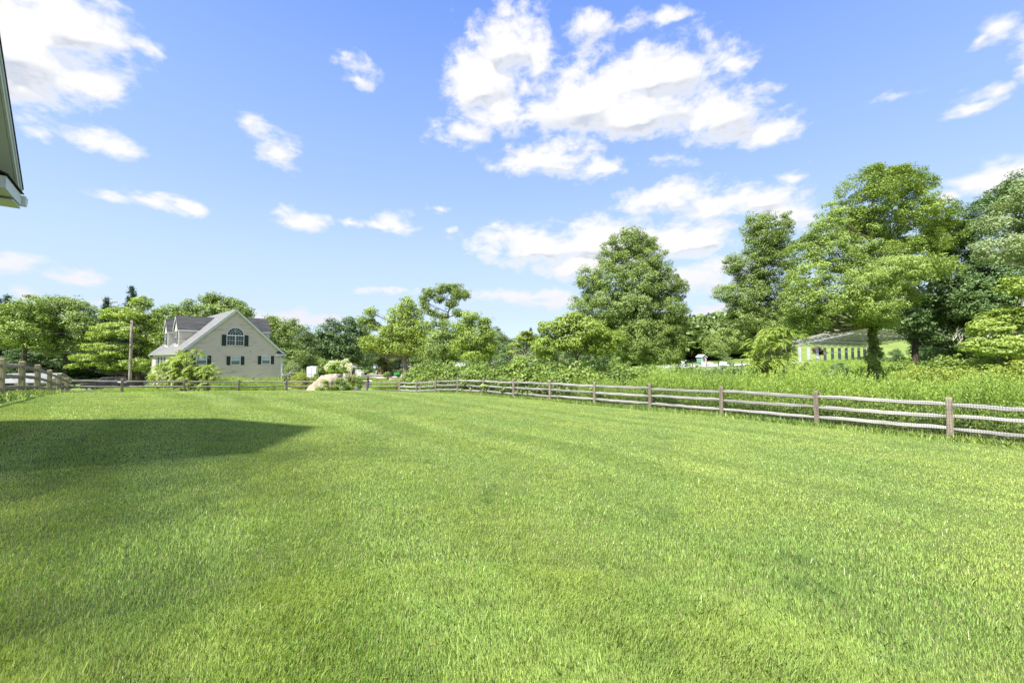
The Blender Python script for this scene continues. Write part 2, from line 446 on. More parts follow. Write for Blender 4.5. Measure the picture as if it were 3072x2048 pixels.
def wood_mat(name, a, b, dark=(.05, .045, .035)):
    """weathered split wood, grain along the object's X axis"""
    m = bpy.data.materials.new(name); nt, ns, lk = nodes_of(m)
    t = N(nt, 'ShaderNodeTexCoord'); oi = N(nt, 'ShaderNodeObjectInfo')
    ad = N(nt, 'ShaderNodeVectorMath', operation='ADD'); lk.new(t.outputs['Object'], ad.inputs[0])
    cb = N(nt, 'ShaderNodeCombineXYZ'); r10 = math_n(nt, 'MULTIPLY', oi.outputs['Random'], 37.0)
    for i in range(3): lk.new(r10, cb.inputs[i])
    lk.new(cb.outputs[0], ad.inputs[1])
    mp = N(nt, 'ShaderNodeMapping'); mp.inputs['Scale'].default_value = (1.4, 22, 22); lk.new(ad.outputs[0], mp.inputs[0])
    n1_ = N(nt, 'ShaderNodeTexNoise', inp={'Scale': 1.6, 'Detail': 8.0, 'Roughness': .7}); lk.new(mp.outputs[0], n1_.inputs['Vector'])
    n2_ = N(nt, 'ShaderNodeTexNoise', inp={'Scale': 3.0, 'Detail': 4.0}); lk.new(ad.outputs[0], n2_.inputs['Vector'])
    c = mixc(nt, smooth(nt, n1_.outputs['Fac'], .36, .62), a, b)
    c = mixc(nt, math_n(nt, 'MULTIPLY', smooth(nt, n1_.outputs['Fac'], .38, .24), .8), c, dark)
    c = mixc(nt, math_n(nt, 'MULTIPLY', smooth(nt, n2_.outputs['Fac'], .52, .75), .5), c, tuple(x * .6 for x in a))
    hv = N(nt, 'ShaderNodeHueSaturation'); lk.new(c, hv.inputs['Color']); lk.new(math_n(nt, 'ADD', math_n(nt, 'MULTIPLY', oi.outputs['Random'], .35), .82), hv.inputs['Value'])
    p = N(nt, 'ShaderNodeBsdfPrincipled', inp={'Roughness': .85, 'Specular IOR Level': .15}); lk.new(hv.outputs[0], p.inputs['Base Color'])
    bp = N(nt, 'ShaderNodeBump', inp={'Strength': .6, 'Distance': .012}); lk.new(n1_.outputs['Fac'], bp.inputs['Height']); lk.new(bp.outputs[0], p.inputs['Normal'])
    o = N(nt, 'ShaderNodeOutputMaterial'); lk.new(p.outputs[0], o.inputs[0])
    return m

def ground_mat(name, cols, scale=.6, fine=14.0, bump=.5, stripes=False):
    m = bpy.data.materials.new(name); nt, ns, lk = nodes_of(m)
    g = N(nt, 'ShaderNodeNewGeometry')
    a = N(nt, 'ShaderNodeTexNoise', inp={'Scale': scale, 'Detail': 5.0, 'Roughness': .6}); lk.new(g.outputs['Position'], a.inputs['Vector'])
    b = N(nt, 'ShaderNodeTexNoise', inp={'Scale': fine, 'Detail': 6.0, 'Roughness': .75}); lk.new(g.outputs['Position'], b.inputs['Vector'])
    c = mixc(nt, smooth(nt, a.outputs['Fac'], .35, .66), cols[0], cols[1])
    c = mixc(nt, math_n(nt, 'MULTIPLY', smooth(nt, b.outputs['Fac'], .42, .72), .75), c, cols[2])
    p = N(nt, 'ShaderNodeBsdfPrincipled', inp={'Roughness': .95, 'Specular IOR Level': .1}); lk.new(c, p.inputs['Base Color'])
    bp = N(nt, 'ShaderNodeBump', inp={'Strength': bump, 'Distance': .05}); lk.new(b.outputs['Fac'], bp.inputs['Height']); lk.new(bp.outputs[0], p.inputs['Normal'])
    o = N(nt, 'ShaderNodeOutputMaterial'); lk.new(p.outputs[0], o.inputs[0])
    return m

M_lawn = ground_mat('lawn_soil', [(.10, .135, .040), (.14, .17, .05), (.055, .07, .026)], .35, 30, .6)
M_meadow = ground_mat('meadow', [(.15, .22, .055), (.23, .29, .08), (.10, .15, .045)], .12, 3.0, .6)
M_dirt = ground_mat('dirt', [(.42, .34, .26), (.50, .44, .37), (.30, .24, .17)], .3, 6, .3)
M_sand = ground_mat('sand', [(.44, .43, .42), (.52, .51, .49), (.36, .35, .33)], .2, 4, .1)
L_maple = leaf_mat('maple_leaf', (0.139, 0.217, 0.040), (0.359, 0.465, 0.101), trans=.30)
L_oak = leaf_mat('oak_leaf', (0.136, 0.209, 0.051), (0.334, 0.428, 0.114), trans=.28)
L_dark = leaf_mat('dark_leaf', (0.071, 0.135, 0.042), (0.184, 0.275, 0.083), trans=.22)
L_bright = leaf_mat('bright_leaf', (0.200, 0.288, 0.043), (0.400, 0.501, 0.104), trans=.35)
L_yellow = leaf_mat('yellow_leaf', (.22, .29, .04), (.40, .46, .08), trans=.35)
L_conifer = leaf_mat('needles', (0.031, 0.067, 0.028), (0.063, 0.119, 0.042), trans=.15)
L_pale = leaf_mat('pale_leaf', (0.176, 0.242, 0.099), (0.319, 0.396, 0.165), trans=.32)
L_far = leaf_mat('far_leaf', (0.121, 0.184, 0.059), (0.290, 0.374, 0.126), trans=.26, big=.05)
L_weed = leaf_mat('weed_leaf', (.15, .25, .040), (.47, .61, .130), trans=.36, gloss=.02, big=.5)
L_vine = leaf_mat('vine_leaf', (0.091, 0.160, 0.030), (0.306, 0.407, 0.078), trans=.30, gloss=.03, rough=.55, big=.6)
L_vine2 = leaf_mat('vine_leaf_yellow', (.17, .24, .035), (.39, .45, .08), trans=.34, gloss=.03, big=.6)
L_flower = leaf_mat('white_petals', (.70, .72, .50), (.85, .85, .76), trans=.3)
L_pink = leaf_mat('pink_petals', (.45, .16, .30), (.70, .45, .60), trans=.3)
L_purple = leaf_mat('purple_petals', (.40, .25, .62), (.60, .45, .75), trans=.3)
L_orange = leaf_mat('orange_petals', (.75, .30, .03), (.8, .45, .08), trans=.3)
L_red = leaf_mat('plum_leaf', (.06, .015, .02), (.12, .03, .04), trans=.3)
B_grey = bark_mat('grey_bark', (.10, .085, .065), (.27, .24, .19))
B_dark = bark_mat('dark_bark', (.035, .028, .02), (.10, .08, .06))
B_pale = bark_mat('pale_bark', (.22, .20, .16), (.48, .45, .38))
W_rail = wood_mat('weathered_rail', (.25, .24, .225), (.43, .415, .395))
W_old = wood_mat('old_rail', (.25, .22, .175), (.43, .39, .32))
W_post = wood_mat('post_wood', (.19, .16, .12), (.29, .25, .19))
W_postold = wood_mat('old_post_wood', (.27, .235, .13), (.39, .35, .22))
M_wire = pmat('wire', (.045, .045, .045), .5, .6, .1)
M_white = pmat('white_paint', (.66, .67, .68), .5, 0, .04, 3)
M_black = pmat('black_paint', (.018, .02, .022), .5, 0, .2, 5)

# ------------------------------------------------------------------ ground sheets
def lawn_inside(x, y, m=0.0):
    s_, t_ = st(x, y)
    return (s_ > -3.5 + m) & (s_ < 16.7 - m) & (t_ < 35.6 - m)

rr = np.r_[0.0, np.geomspace(1.0, 2600, 210)]
aa = np.linspace(0, 2 * np.pi, 361)
RR, AA = np.meshgrid(rr, aa, indexing='ij')
GX, GY = RR * np.sin(AA), RR * np.cos(AA)
GZ = H(GX, GY)
_s, _t = st(GX, GY)
_in = np.clip(np.minimum.reduce([_s + 3.7, 16.9 - _s, 35.9 - _t, _t + 60]) / 1.0, 0, 1)
ground = grid_mesh('ground', GX, GY, GZ - 0.14 * _in, M_meadow); tag(ground, kind='structure')
ss = np.linspace(-3.9, 17.3, 90); tt = np.linspace(-28, 36.2, 220)
S2, T2 = np.meshgrid(ss, tt)
LX, LY = S2 * E2[0] + T2 * E1[0], S2 * E2[1] + T2 * E1[1]
lawn = grid_mesh('lawn', LX, LY, H(LX, LY), M_lawn); tag(lawn, kind='structure')

def sheet(name, pts, width, mat, lift=.05, n=60):
    """a strip of ground following the centre line pts = [(x, y, half width)]"""
    pts = np.array(pts, float)
    u = np.linspace(0, len(pts) - 1, n)
    i = np.clip(u.astype(int), 0, len(pts) - 2); f = (u - i)[:, None]
    c = pts[i] * (1 - f) + pts[i + 1] * f
    d = np.gradient(c[:, :2], axis=0); d /= np.linalg.norm(d, axis=1)[:, None]
    nrm = np.c_[-d[:, 1], d[:, 0]]
    k = np.linspace(-1, 1, 9)
    X = c[:, 0][:, None] + nrm[:, 0][:, None] * k * c[:, 2][:, None]
    Y = c[:, 1][:, None] + nrm[:, 1][:, None] * k * c[:, 2][:, None]
    o = grid_mesh(name, X, Y, H(X, Y) + lift, mat); tag(o, kind='structure')
    return o
sheet('dirt_road', [(-29, 72, 3), (-24, 82, 4), (-26, 100, 5), (-32, 118, 8), (-45, 133, 10), (-70, 140, 6)], 0, M_dirt, .06)
sheet('gravel_path', [(-26, 98, 1.2), (-35, 116, 1.6), (-42, 136, 1.6)], 0, M_dirt, .10)
sheet('riding_ring', [(38, 112, 8), (60, 112, 9), (85, 108, 7)], 0, M_sand, .10)

# ------------------------------------------------------------------ foliage helpers
def leaf_cloud(pts, size, rng, up=.7, aspect=.55, outward=None):
    """one diamond-shaped leaf per point"""
    n = len(pts)
    nrm = rng.normal(size=(n, 3)); nrm[:, 2] += up
    if outward is not None: nrm = nrm * np.array([.62, .62, .8]) + outward
    nrm /= np.linalg.norm(nrm, axis=1)[:, None] + 1e-9
    t = rng.normal(size=(n, 3)); t -= (t * nrm).sum(1)[:, None] * nrm
    t /= np.linalg.norm(t, axis=1)[:, None] + 1e-9
    w = np.cross(nrm, t)
    sz = (size if np.ndim(size) else np.full(n, size))[:, None] * rng.uniform(.6, 1.35, (n, 1))
    a = pts - t * sz * .5
    c = pts + t * sz * .5 + nrm * sz * -.10
    b = pts + w * sz * aspect * .5 - t * sz * .05
    d = pts - w * sz * aspect * .5 - t * sz * .05
    return np.stack([a, b, c, d], 1).reshape(-1, 3)

def clump_points(centres, rad, per, rng, flat=.5):
    """leaves gathered into puffs, thicker on the upper side of each puff"""
    n = len(centres)
    d = rng.normal(size=(n, per, 3)); d /= np.linalg.norm(d, axis=2)[:, :, None]
    r = rng.uniform(.25, 1, (n, per, 1)) ** .5
    d = d * r
    d[:, :, 2] = d[:, :, 2] * flat
    rad = np.asarray(rad).reshape(-1, 1, 1) if np.ndim(rad) else rad
    clump_points.out = d.reshape(-1, 3).copy(); clump_points.out[:, 2] /= flat
    return (centres[:, None, :] + d * rad).reshape(-1, 3)

def tint_for(n_c, per, rng):
    return np.clip(np.repeat(rng.uniform(0, 1, n_c), per) * .65 + rng.uniform(0, .35, n_c * per), 0, 1)

def wiggle(p, q, n, amp, r):
    pts = []
    for i in range(n + 1):
        f = i / n
        v = Vector(p).lerp(Vector(q), f)
        if 0 < i < n: v += Vector((r.uniform(-1, 1), r.uniform(-1, 1), r.uniform(-.6, .6))) * amp
        pts.append(v)
    return pts

def make_tree(name, label, base_px, Y, lobes, lmat, bmat, clump=.95, leaf=.26, cover=1.0, per=70, trunk_r=.3, group=None,
              seed=1, cat='tree', up=.8, flat=.62, shell=.5, fork=.3, depth=1.0, twigs=7, aspect=.55, base_dy=0.0, stems=1, droop=0.0, trunk_label=None, baseZ=None, wl=None, grow=1.10):
    """lobes: where parts of the crown are seen (px, py, half width px, half height px[, metres nearer/farther])"""
    rng = np.random.default_rng(seed); r = random.Random(seed)
    bx = ray(base_px, 1072).x * Y if wl is None else base_px
    bz = H(bx, Y) if baseZ is None else baseZ
    root = thing(name, (bx, Y, bz), label, cat, group)
    centres = []; cl_l = []
    L = []
    for i, lb in enumerate(lobes if wl is None else wl):
        cx, cy, hw, hh = lb[:4]
        dy = lb[4] if len(lb) > 4 else r.uniform(-.45, .45) * hw / FPX * Y
        Yl = Y + dy
        c = P(cx, cy, Yl); rx = hw / FPX * Yl * grow; rz = hh / FPX * Yl * grow * (1.22 if lmat in (L_oak, L_maple, L_dark) else 1.0); ry = max(rx, .6 * rz) * depth * .9
        if wl is not None: c = Vector(lb[:3]); rx = ry = lb[3]; rz = lb[4]
        L.append((c, rx, ry, rz))
        n = int(cover * 2.6 * (rx * ry + rx * rz + ry * rz) / 3 / (clump * clump) * 3.0) + 3
        d = rng.normal(size=(n, 3)); d /= np.linalg.norm(d, axis=1)[:, None]
        rad = shell + (1.03 - shell) * rng.uniform(0, 1, (n, 1)) ** .55
        k = d * rad * np.array([max(rx - clump * .5, rx * .5), max(ry - clump * .5, ry * .5), max(rz - clump * .35, rz * .5)])
        cen = k + np.array(c)
        centres.append(cen)
    C = np.concatenate(centres)
    keep = C[:, 2] > H(C[:, 0], C[:, 1]) + .3
    C = C[keep]
    cr = clump * rng.uniform(.55, 1.25, len(C))
    pts = clump_points(C, cr, per, rng, flat)
    if droop: pts[:, 2] -= droop * rng.uniform(0, 1, len(pts)) ** 2
    cc_ = np.repeat(C, per, axis=0) - C.mean(0); cc_ /= np.linalg.norm(cc_, axis=1)[:, None] + 1e-6
    co = leaf_cloud(pts, leaf, rng, up, aspect, clump_points.out * 1.1 + cc_ * .6)
    np_mesh('crown', co, 4, lmat, root, tint_for(len(C), per, rng))
    # wood
    mb = MB()
    top = max(L, key=lambda q: q[0].z + q[3] * .3)
    mean = sum((q[0] for q in L), Vector()) / len(L)
    lowz = min(q[0].z - q[3] for q in L)
    forkz = bz + (mean.z - bz) * fork * 1.4
    for s_i in range(stems):
        off = Vector((r.uniform(-.5, .5), r.uniform(-.4, .4), 0)) * (0 if stems == 1 else 1)
        b0 = Vector((bx, Y, bz - .3)) + off
        tgt = top[0] if s_i == 0 else L[s_i % len(L)][0]
        fk = Vector((bx, Y, forkz)) + off * 1.5 + Vector((mean.x - bx, mean.y - Y, 0)) * .12
        p1 = wiggle(b0, fk, 4, trunk_r * .25, r); p2 = wiggle(fk, tgt, 6, trunk_r * .9, r)
        path = p1 + p2[1:]
        nn = len(path)
        tr = trunk_r / (stems ** .5)
        rads = [tr * (1.45 if i == 0 else 1.08 if i == 1 else 1.0) * (1 - .85 * (i / (nn - 1)) ** 1.1) for i in range(nn)]
        mb.tube(path, rads, 9)
        for li, (c, rx, ry, rz) in enumerate(L):
            if stems > 1 and li % stems != s_i: continue
            # limb from the trunk to the lobe
            want = max(forkz * .85 + bz * .15, min(c.z - .4 * math.hypot(c.x - bx, c.y - Y), tgt.z))
            j = min(range(2, nn - 1), key=lambda q: abs(path[q].z - want))
            a = path[j]; rl = max(rads[j] * .6, .03)
            mid = a.lerp(c, .5) + Vector((0, 0, -.06 * (c - a).length))
            pp = wiggle(a, mid, 3, rl * 1.2, r) + wiggle(mid, c, 3, rl * 1.5, r)[1:]
            mb.tube(pp, [rl * (1 - .75 * i / (len(pp) - 1)) for i in range(len(pp))], 6)
            cc = np.array(c)
            dd = ((C - cc) / np.array([rx, ry, rz])) ** 2
            near = np.argsort(dd.sum(1) + rng.uniform(0, 1.2, len(C)))[:twigs]
            for ti in near:
                st_ = pp[r.randint(2, len(pp) - 1)]
                e = Vector(C[ti])
                q = wiggle(st_, e, 3, .12 * (e - st_).length * .5, r)
                mb.tube(q, [rl * .38, rl * .28, rl * .18, rl * .06], 4, cap=False)
    mb.build('trunk', bmat, root, smooth_=True, recalc=False)
    return root
# SECTION: objects
# ================================================================== yard fences
def rail_mesh(var, L=3.02, h=.125, w=.075):
    r = random.Random(100 + var)
    n = 9; mb = MB()
    sec = 6
    b = 0
    for i in range(n + 1):
        f = i / n
        k = 1.0 if 0.05 < f < .95 else .62
        yo = r.uniform(-.010, .010); zo = r.uniform(-.010, .010) + .012 * math.sin(f * 3.1 + var)
        for q in range(sec):
            a = 2 * math.pi * q / sec + .5
            rr_ = (.9 + r.uniform(-.12, .12))
            yy = math.copysign(abs(math.cos(a)) ** .7, math.cos(a)) * w / 2 * rr_ * k
            zz = math.copysign(abs(math.sin(a)) ** .7, math.sin(a)) * h / 2 * rr_ * k
            mb.v.append(((f - .5) * L, yy + yo, zz + zo))
    for i in range(n):
        for q in range(sec):
            q2 = (q + 1) % sec
            mb.f.append((i * sec + q, i * sec + q2, (i + 1) * sec + q2, (i + 1) * sec + q))
    mb.f.append(tuple(range(sec))[::-1]); mb.f.append(tuple(n * sec + q for q in range(sec)))
    me = bpy.data.meshes.new('rail'); me.from_pydata(mb.v, [], mb.f); me.update()
    return me

def post_mesh(var, Hp=1.154, w=.125, d=.135):
    """grain runs along local X, so the post is modelled lying along X and stood up by its rotation"""
    r = random.Random(200 + var)
    me = bpy.data.meshes.new('post'); v = []; f = []
    zs = [-.35, 0, .3, .6, .9, Hp - .035, Hp]
    for i, z in enumerate(zs):
        k = .80 if i == len(zs) - 1 else 1.0
        for (a, b) in ((-1, -.75), (-.75, -1), (.75, -1), (1, -.75), (1, .75), (.75, 1), (-.75, 1), (-1, .75)):
            v.append((z, a * w / 2 * k + r.uniform(-.004, .004), b * d / 2 * k + r.uniform(-.004, .004)))
    for i in range(len(zs) - 1):
        for q in range(8):
            q2 = (q + 1) % 8
            f.append((i * 8 + q, (i + 1) * 8 + q, (i + 1) * 8 + q2, i * 8 + q2))
    f.append(tuple(range(8))); f.append(tuple((len(zs) - 1) * 8 + q for q in range(8))[::-1])
    me.from_pydata(v, [], f); me.update()
    return me

def wire_panel(a, b, h, side, root, step=.0508, vstep=.1016, th=.0026):
    """welded wire stapled to the yard side of a panel"""
    a = Vector(a); b = Vector(b); d = b - a; L = d.length
    nrm = Vector((side[0], side[1], 0)) * .078
    mb = MB(); n = int(Vector((d.x, d.y)).length / step)
    for i in range(n + 1):
        p = a + d * (i / n) + nrm
        bse = len(mb.v)
        for z in (.02, h):
            for (dx, dy) in ((0, th), (-th * .87, -th * .5), (th * .87, -th * .5)):
                mb.v.append((p.x + dx, p.y + dy, p.z + z))
        for q in range(3): mb.f.append((bse + q, bse + (q + 1) % 3, bse + 3 + (q + 1) % 3, bse + 3 + q))
    k = 0
    while k * vstep < h:
        z = .02 + k * vstep
        p0 = a + nrm + Vector((0, 0, z)); p1 = b + nrm + Vector((0, 0, z)); bse = len(mb.v)
        for p in (p0, p1):
            for (dn, dz) in ((0, th), (-th * .87, -th * .5), (th * .87, -th * .5)):
                mb.v.append((p.x + side[0] * dn, p.y + side[1] * dn, p.z + dz))
        for q in range(3): mb.f.append((bse + q, bse + (q + 1) % 3, bse + 3 + (q + 1) % 3, bse + 3 + q))
        k += 1
    return mb.build('wire_mesh', M_wire, root, recalc=False)

def yard_fence(name, label, pts, tops, rails_z, post_m, rail_m, side, Hp=1.154, pw=.125, rh=.125, wire=None, seed=1, thinmesh=(.0508, .1016, .0019)):
    r = random.Random(seed)
    root = thing(name, (pts[0][0], pts[0][1], tops[0] + ZC - Hp), label, 'fence')
    inv = Matrix.Translation(root.location).inverted()
    pm = [post_mesh(k + seed, Hp, pw, pw * 1.08) for k in range(3)]; rm = [rail_mesh(k + seed * 3, 1.0, rh, .07) for k in range(4)]
    for m_ in pm: m_.materials.append(post_m)
    for m_ in rm: m_.materials.append(rail_m)
    ang = math.atan2(pts[-1][1] - pts[0][1], pts[-1][0] - pts[0][0])
    for i, (x, y) in enumerate(pts):
        o = bpy.data.objects.new('post', pm[i % 3]); COL.objects.link(o); o.parent = root; o.matrix_parent_inverse = inv
        o.matrix_basis = Matrix.Translation((x, y, tops[i] + ZC - Hp)) @ Matrix.Rotation(ang + r.uniform(-.05, .05), 4, 'Z') @ Matrix.Rotation(-math.pi / 2 + r.uniform(-.015, .015), 4, 'Y')
    for i in range(len(pts) - 1):
        a = Vector((pts[i][0], pts[i][1], tops[i] + ZC - Hp)); b = Vector((pts[i + 1][0], pts[i + 1][1], tops[i + 1] + ZC - Hp))
        d = b - a
        for k, z in enumerate(rails_z):
            o = bpy.data.objects.new('rail', rm[(i * 3 + k * 2 + seed) % 4]); COL.objects.link(o); o.parent = root; o.matrix_parent_inverse = inv
            z0 = z + r.uniform(-.025, .025); z1 = z + r.uniform(-.025, .025)
            p = a + Vector((0, 0, z0)); q = b + Vector((0, 0, z1)); dd = q - p
            M = dd.to_track_quat('X', 'Z').to_matrix().to_4x4()
            o.matrix_basis = Matrix.Translation((p + q) / 2) @ M @ Matrix.Diagonal((dd.length - .02, 1, r.uniform(.85, 1.1), 1))
        if wire and i in wire:
            wire_panel(a, b, Hp - .06, side, root, *thinmesh)
    return root

right_tops = [RF_TOP[n] for n in range(-2, 12)]
yard_fence('split_rail_fence', 'long grey split rail fence with wire mesh running along the right of the lawn', RF, right_tops,
           (.29, .62, .94), W_post, W_rail, -E2, wire=list(range(0, 12)), seed=1)
yard_fence('split_rail_fence', 'short lichened three rail fence stepping down at the left edge of the lawn', LF, [LF_TOP[n] for n in range(-2, 6)],
           (.30, .66, 1.02), W_postold, W_old, E2, Hp=1.24, pw=.17, rh=.15, wire=[2, 3, 4, 5, 6], seed=2, thinmesh=(.0508, .1016, .0011))
yard_fence('split_rail_fence', 'brown wire backed rail fence across the far end of the lawn before the beige house', FF[:7] + [(RF[-1][0] - .12, RF[-1][1] + .1)], FF_TOP + [-1.99],
           (.30, .64, .96), W_post, W_old, -E1, pw=.13, rh=.11, wire=[0, 1, 2, 3], seed=3, thinmesh=(.0508, .1016, .0022))

# ================================================================== the owner's house corner at the left edge
def siding_mat(name, a, b, pitch, dirt=.3, vertical=False):
    m = bpy.data.materials.new(name); nt, ns, lk = nodes_of(m)
    g = N(nt, 'ShaderNodeNewGeometry')
    n1_ = N(nt, 'ShaderNodeTexNoise', inp={'Scale': .8, 'Detail': 6.0, 'Roughness': .65})
    mp = N(nt, 'ShaderNodeMapping'); mp.inputs['Scale'].default_value = (1, 1, 3.5) if not vertical else (3, 3, .6)
    lk.new(g.outputs['Position'], mp.inputs[0]); lk.new(mp.outputs[0], n1_.inputs['Vector'])
    c = mixc(nt, math_n(nt, 'MULTIPLY', smooth(nt, n1_.outputs['Fac'], .50, .75), dirt * 2), a, b)
    p = N(nt, 'ShaderNodeBsdfPrincipled', inp={'Roughness': .55, 'Specular IOR Level': .3}); lk.new(c, p.inputs['Base Color'])
    o = N(nt, 'ShaderNodeOutputMaterial'); lk.new(p.outputs[0], o.inputs[0])
    return m

def shingle_mat(name, a, b, scale=1.0):
    m = bpy.data.materials.new(name); nt, ns, lk = nodes_of(m)
    g = N(nt, 'ShaderNodeNewGeometry')
    sp = N(nt, 'ShaderNodeSeparateXYZ'); lk.new(g.outputs['Position'], sp.inputs[0])
    along = math_n(nt, 'ADD', math_n(nt, 'MULTIPLY', sp.outputs[0], .9), math_n(nt, 'MULTIPLY', sp.outputs[1], -.45))
    cb = N(nt, 'ShaderNodeCombineXYZ'); lk.new(along, cb.inputs[0]); lk.new(math_n(nt, 'MULTIPLY', sp.outputs[2], 1.4), cb.inputs[1])
    br = N(nt, 'ShaderNodeTexBrick', inp={'Scale': 3.2 * scale, 'Mortar Size': .012, 'Brick Width': .9, 'Row Height': .42, 'Bias': 0.0})
    br.inputs['Color1'].default_value = a + (1,); br.inputs['Color2'].default_value = b + (1,); br.inputs['Mortar'].default_value = tuple(x * .35 for x in a) + (1,)
    lk.new(cb.outputs[0], br.inputs['Vector'])
    nn = N(nt, 'ShaderNodeTexNoise', inp={'Scale': 9.0, 'Detail': 6.0}); lk.new(g.outputs['Position'], nn.inputs['Vector'])
    c = mixc(nt, math_n(nt, 'MULTIPLY', nn.outputs['Fac'], .5), br.outputs['Color'], b)
    p = N(nt, 'ShaderNodeBsdfPrincipled', inp={'Roughness': .9, 'Specular IOR Level': .15}); lk.new(c, p.inputs['Base Color'])
    o = N(nt, 'ShaderNodeOutputMaterial'); lk.new(p.outputs[0], o.inputs[0])
    return m

M_side_own = siding_mat('own_siding', (.33, .31, .28), (.28, .26, .235), .12, .1)
M_trim = pmat('white_trim', (.62, .64, .65), .45, 0, .03, 2)
M_roof_dark = shingle_mat('dark_shingle', (.045, .045, .050), (.09, .09, .10))
def yard(s_, t_, z):
    return Vector((s_ * E2[0] + t_ * E1[0], s_ * E2[1] + t_ * E1[1], z))

def own_house():
    S0, TE = -2.27, 11.05          # gable wall plane and forward wall corner
    ez = 3.42 + ZC                 # eave height
    half = 1.65; TR = TE - half; TB = TE - 2 * half
    slope = .92; oh = .55; rk = .45
    z0 = ZC - 3.2
    root = thing('gabled_house', yard(S0, TE, ZC - 1.2), 'near house corner at the left edge, green beige gable with white rake and gutter end', 'house')
    Lb = 14
    w = MB()
    tri = [yard(S0, TE, z0), yard(S0, TE, ez), yard(S0, TR, ez + half * slope), yard(S0, TB, ez), yard(S0, TB, z0)]
    w.prism(tri, -Vector((E2[0], E2[1], 0)) * Lb); w.build('wall', M_side_own, root)
    # siding courses on the gable
    cl = MB()
    z = ez - .3
    while z < ez + half - .3:
        ext = half - max(0, z - ez)
        cl.bar(yard(S0 + .006, TR + ext - .05, z), yard(S0 + .006, TR - ext + .05, z), .018, .03); z += .115
    cl.build('siding', M_side_own, root)
    # roof: two slopes with thickness
    e1 = Vector((E1[0], E1[1], 0)); e2 = Vector((E2[0], E2[1], 0))
    for sg, nm in ((1, 'roof'), (-1, 'roof')):
        rf = MB()
        a = yard(S0 + rk, TR, ez + half * slope + .16); b = yard(S0 + rk, TR + sg * (half + oh), ez - oh * slope + .16)
        rf.prism([a, b, b - Vector((0, 0, .035)), a - Vector((0, 0, .035))], -e2 * (Lb + rk)); rf.build(nm, M_roof_dark, root)
        rb = MB()
        a2 = a - Vector((0, 0, .045)) - e2 * .03; b2 = b - Vector((0, 0, .045)) - e2 * .03
        rb.prism([a2, b2, b2 - Vector((0, 0, .19)), a2 - Vector((0, 0, .19))], -e2 * .03)
        rb.prism([a2 - Vector((0, 0, .012)) + e2 * .018, b2 - Vector((0, 0, .012)) + e2 * .018, b2 - Vector((0, 0, .07)) + e2 * .018, a2 - Vector((0, 0, .07)) + e2 * .018], -e2 * .016)
        rb.build('rake_board', M_trim, root)
        so = MB()
        a3 = a2 - Vector((0, 0, .17)) - e2 * .035; b3 = b2 - Vector((0, 0, .17)) - e2 * .035
        so.prism([a3, b3, b3 - Vector((0, 0, .015)), a3 - Vector((0, 0, .015))], -e2 * (rk - .04)); so.build('soffit', M_trim, root)
        # boxed cornice return with a small shingled cap
        ret = MB()
        zt = ez - oh * slope + .02
        q = [yard(S0 + rk - .02, TR + sg * (half + oh - .02), zt), yard(S0 + rk - .02, TR + sg * (half - .55), zt), yard(S0 + rk - .02, TR + sg * (half - .55), zt - .2), yard(S0 + rk - .02, TR + sg * (half + oh - .02), zt - .2)]
        ret.prism(q, -e2 * (rk + .05))
        ret.build('cornice_return', M_trim, root)
        cap = MB()
        q = [yard(S0 + rk + .01, TR + sg * (half + oh), zt + .015), yard(S0 + rk + .01, TR + sg * (half - .6), zt + .015), yard(S0, TR + sg * (half - .5), zt + .22), yard(S0, TR + sg * (half + oh), zt + .22)]
        cap.prism(q, (0, 0, .02)); cap.build('return_roof', M_roof_dark, root)
        # gutter: a small trough along the eave
        g = MB(); gz = ez - oh * slope + .02; go_ = TR + sg * (half + oh)
        prof = [(0.0, 0), (0.0, -.17), (.12, -.17), (.20, -.05), (.20, 0), (.185, 0), (.185, -.05), (.11, -.155), (.015, -.155), (.015, 0)]
        poly = [yard(S0 + rk + .02, go_ + sg * px_, gz + pz_) for px_, pz_ in prof]
        g.prism(poly, -e2 * Lb)
        g.prism([yard(S0 + rk + .022, go_ + sg * px_, gz + pz_) for px_, pz_ in prof[:5]], e2 * .006)
        g.build('gutter', M_trim, root)
    # soffit under the eave
    so = MB()
    so.prism([yard(S0 + rk - .03, TE, ez - oh - .16), yard(S0 + rk - .03, TE + oh, ez - oh - .16), yard(S0 + rk - .03, TE + oh, ez - oh - .18), yard(S0 + rk - .03, TE, ez - oh - .18)], -e2 * Lb)
    so.build('soffit', M_trim, root)
own_house()
SHADE = True

# ================================================================== the beige neighbour house
M_side = siding_mat('beige_siding', (.62, .54, .455), (.30, .26, .20), .13, .30)
M_roof_l = shingle_mat('grey_shingle', (.13, .13, .13), (.20, .20, .195))
M_roof_shade = shingle_mat('shaded_grey_shingle', (.036, .036, .037), (.085, .085, .085))  # darker copy of the grey shingle: shade painted into dormer and return roofs
M_shut = pmat('dark_green_shutter', (.010, .028, .026), .45, 0, .15, 8)
M_glass = bpy.data.materials.new('window_glass')
nt, ns, lk = nodes_of(M_glass)
pg = N(nt, 'ShaderNodeBsdfPrincipled', inp={'Base Color': (.012, .014, .017, 1), 'Roughness': .05, 'Specular IOR Level': .35})
og = N(nt, 'ShaderNodeOutputMaterial'); lk.new(pg.outputs[0], og.inputs[0])
M_blind = pmat('blind', (.42, .47, .47), .35, 0, .12, 3, spec=.6)
M_blindd = pmat('blind_dark', (.13, .15, .165), .25, 0, .2, 3, spec=.7)

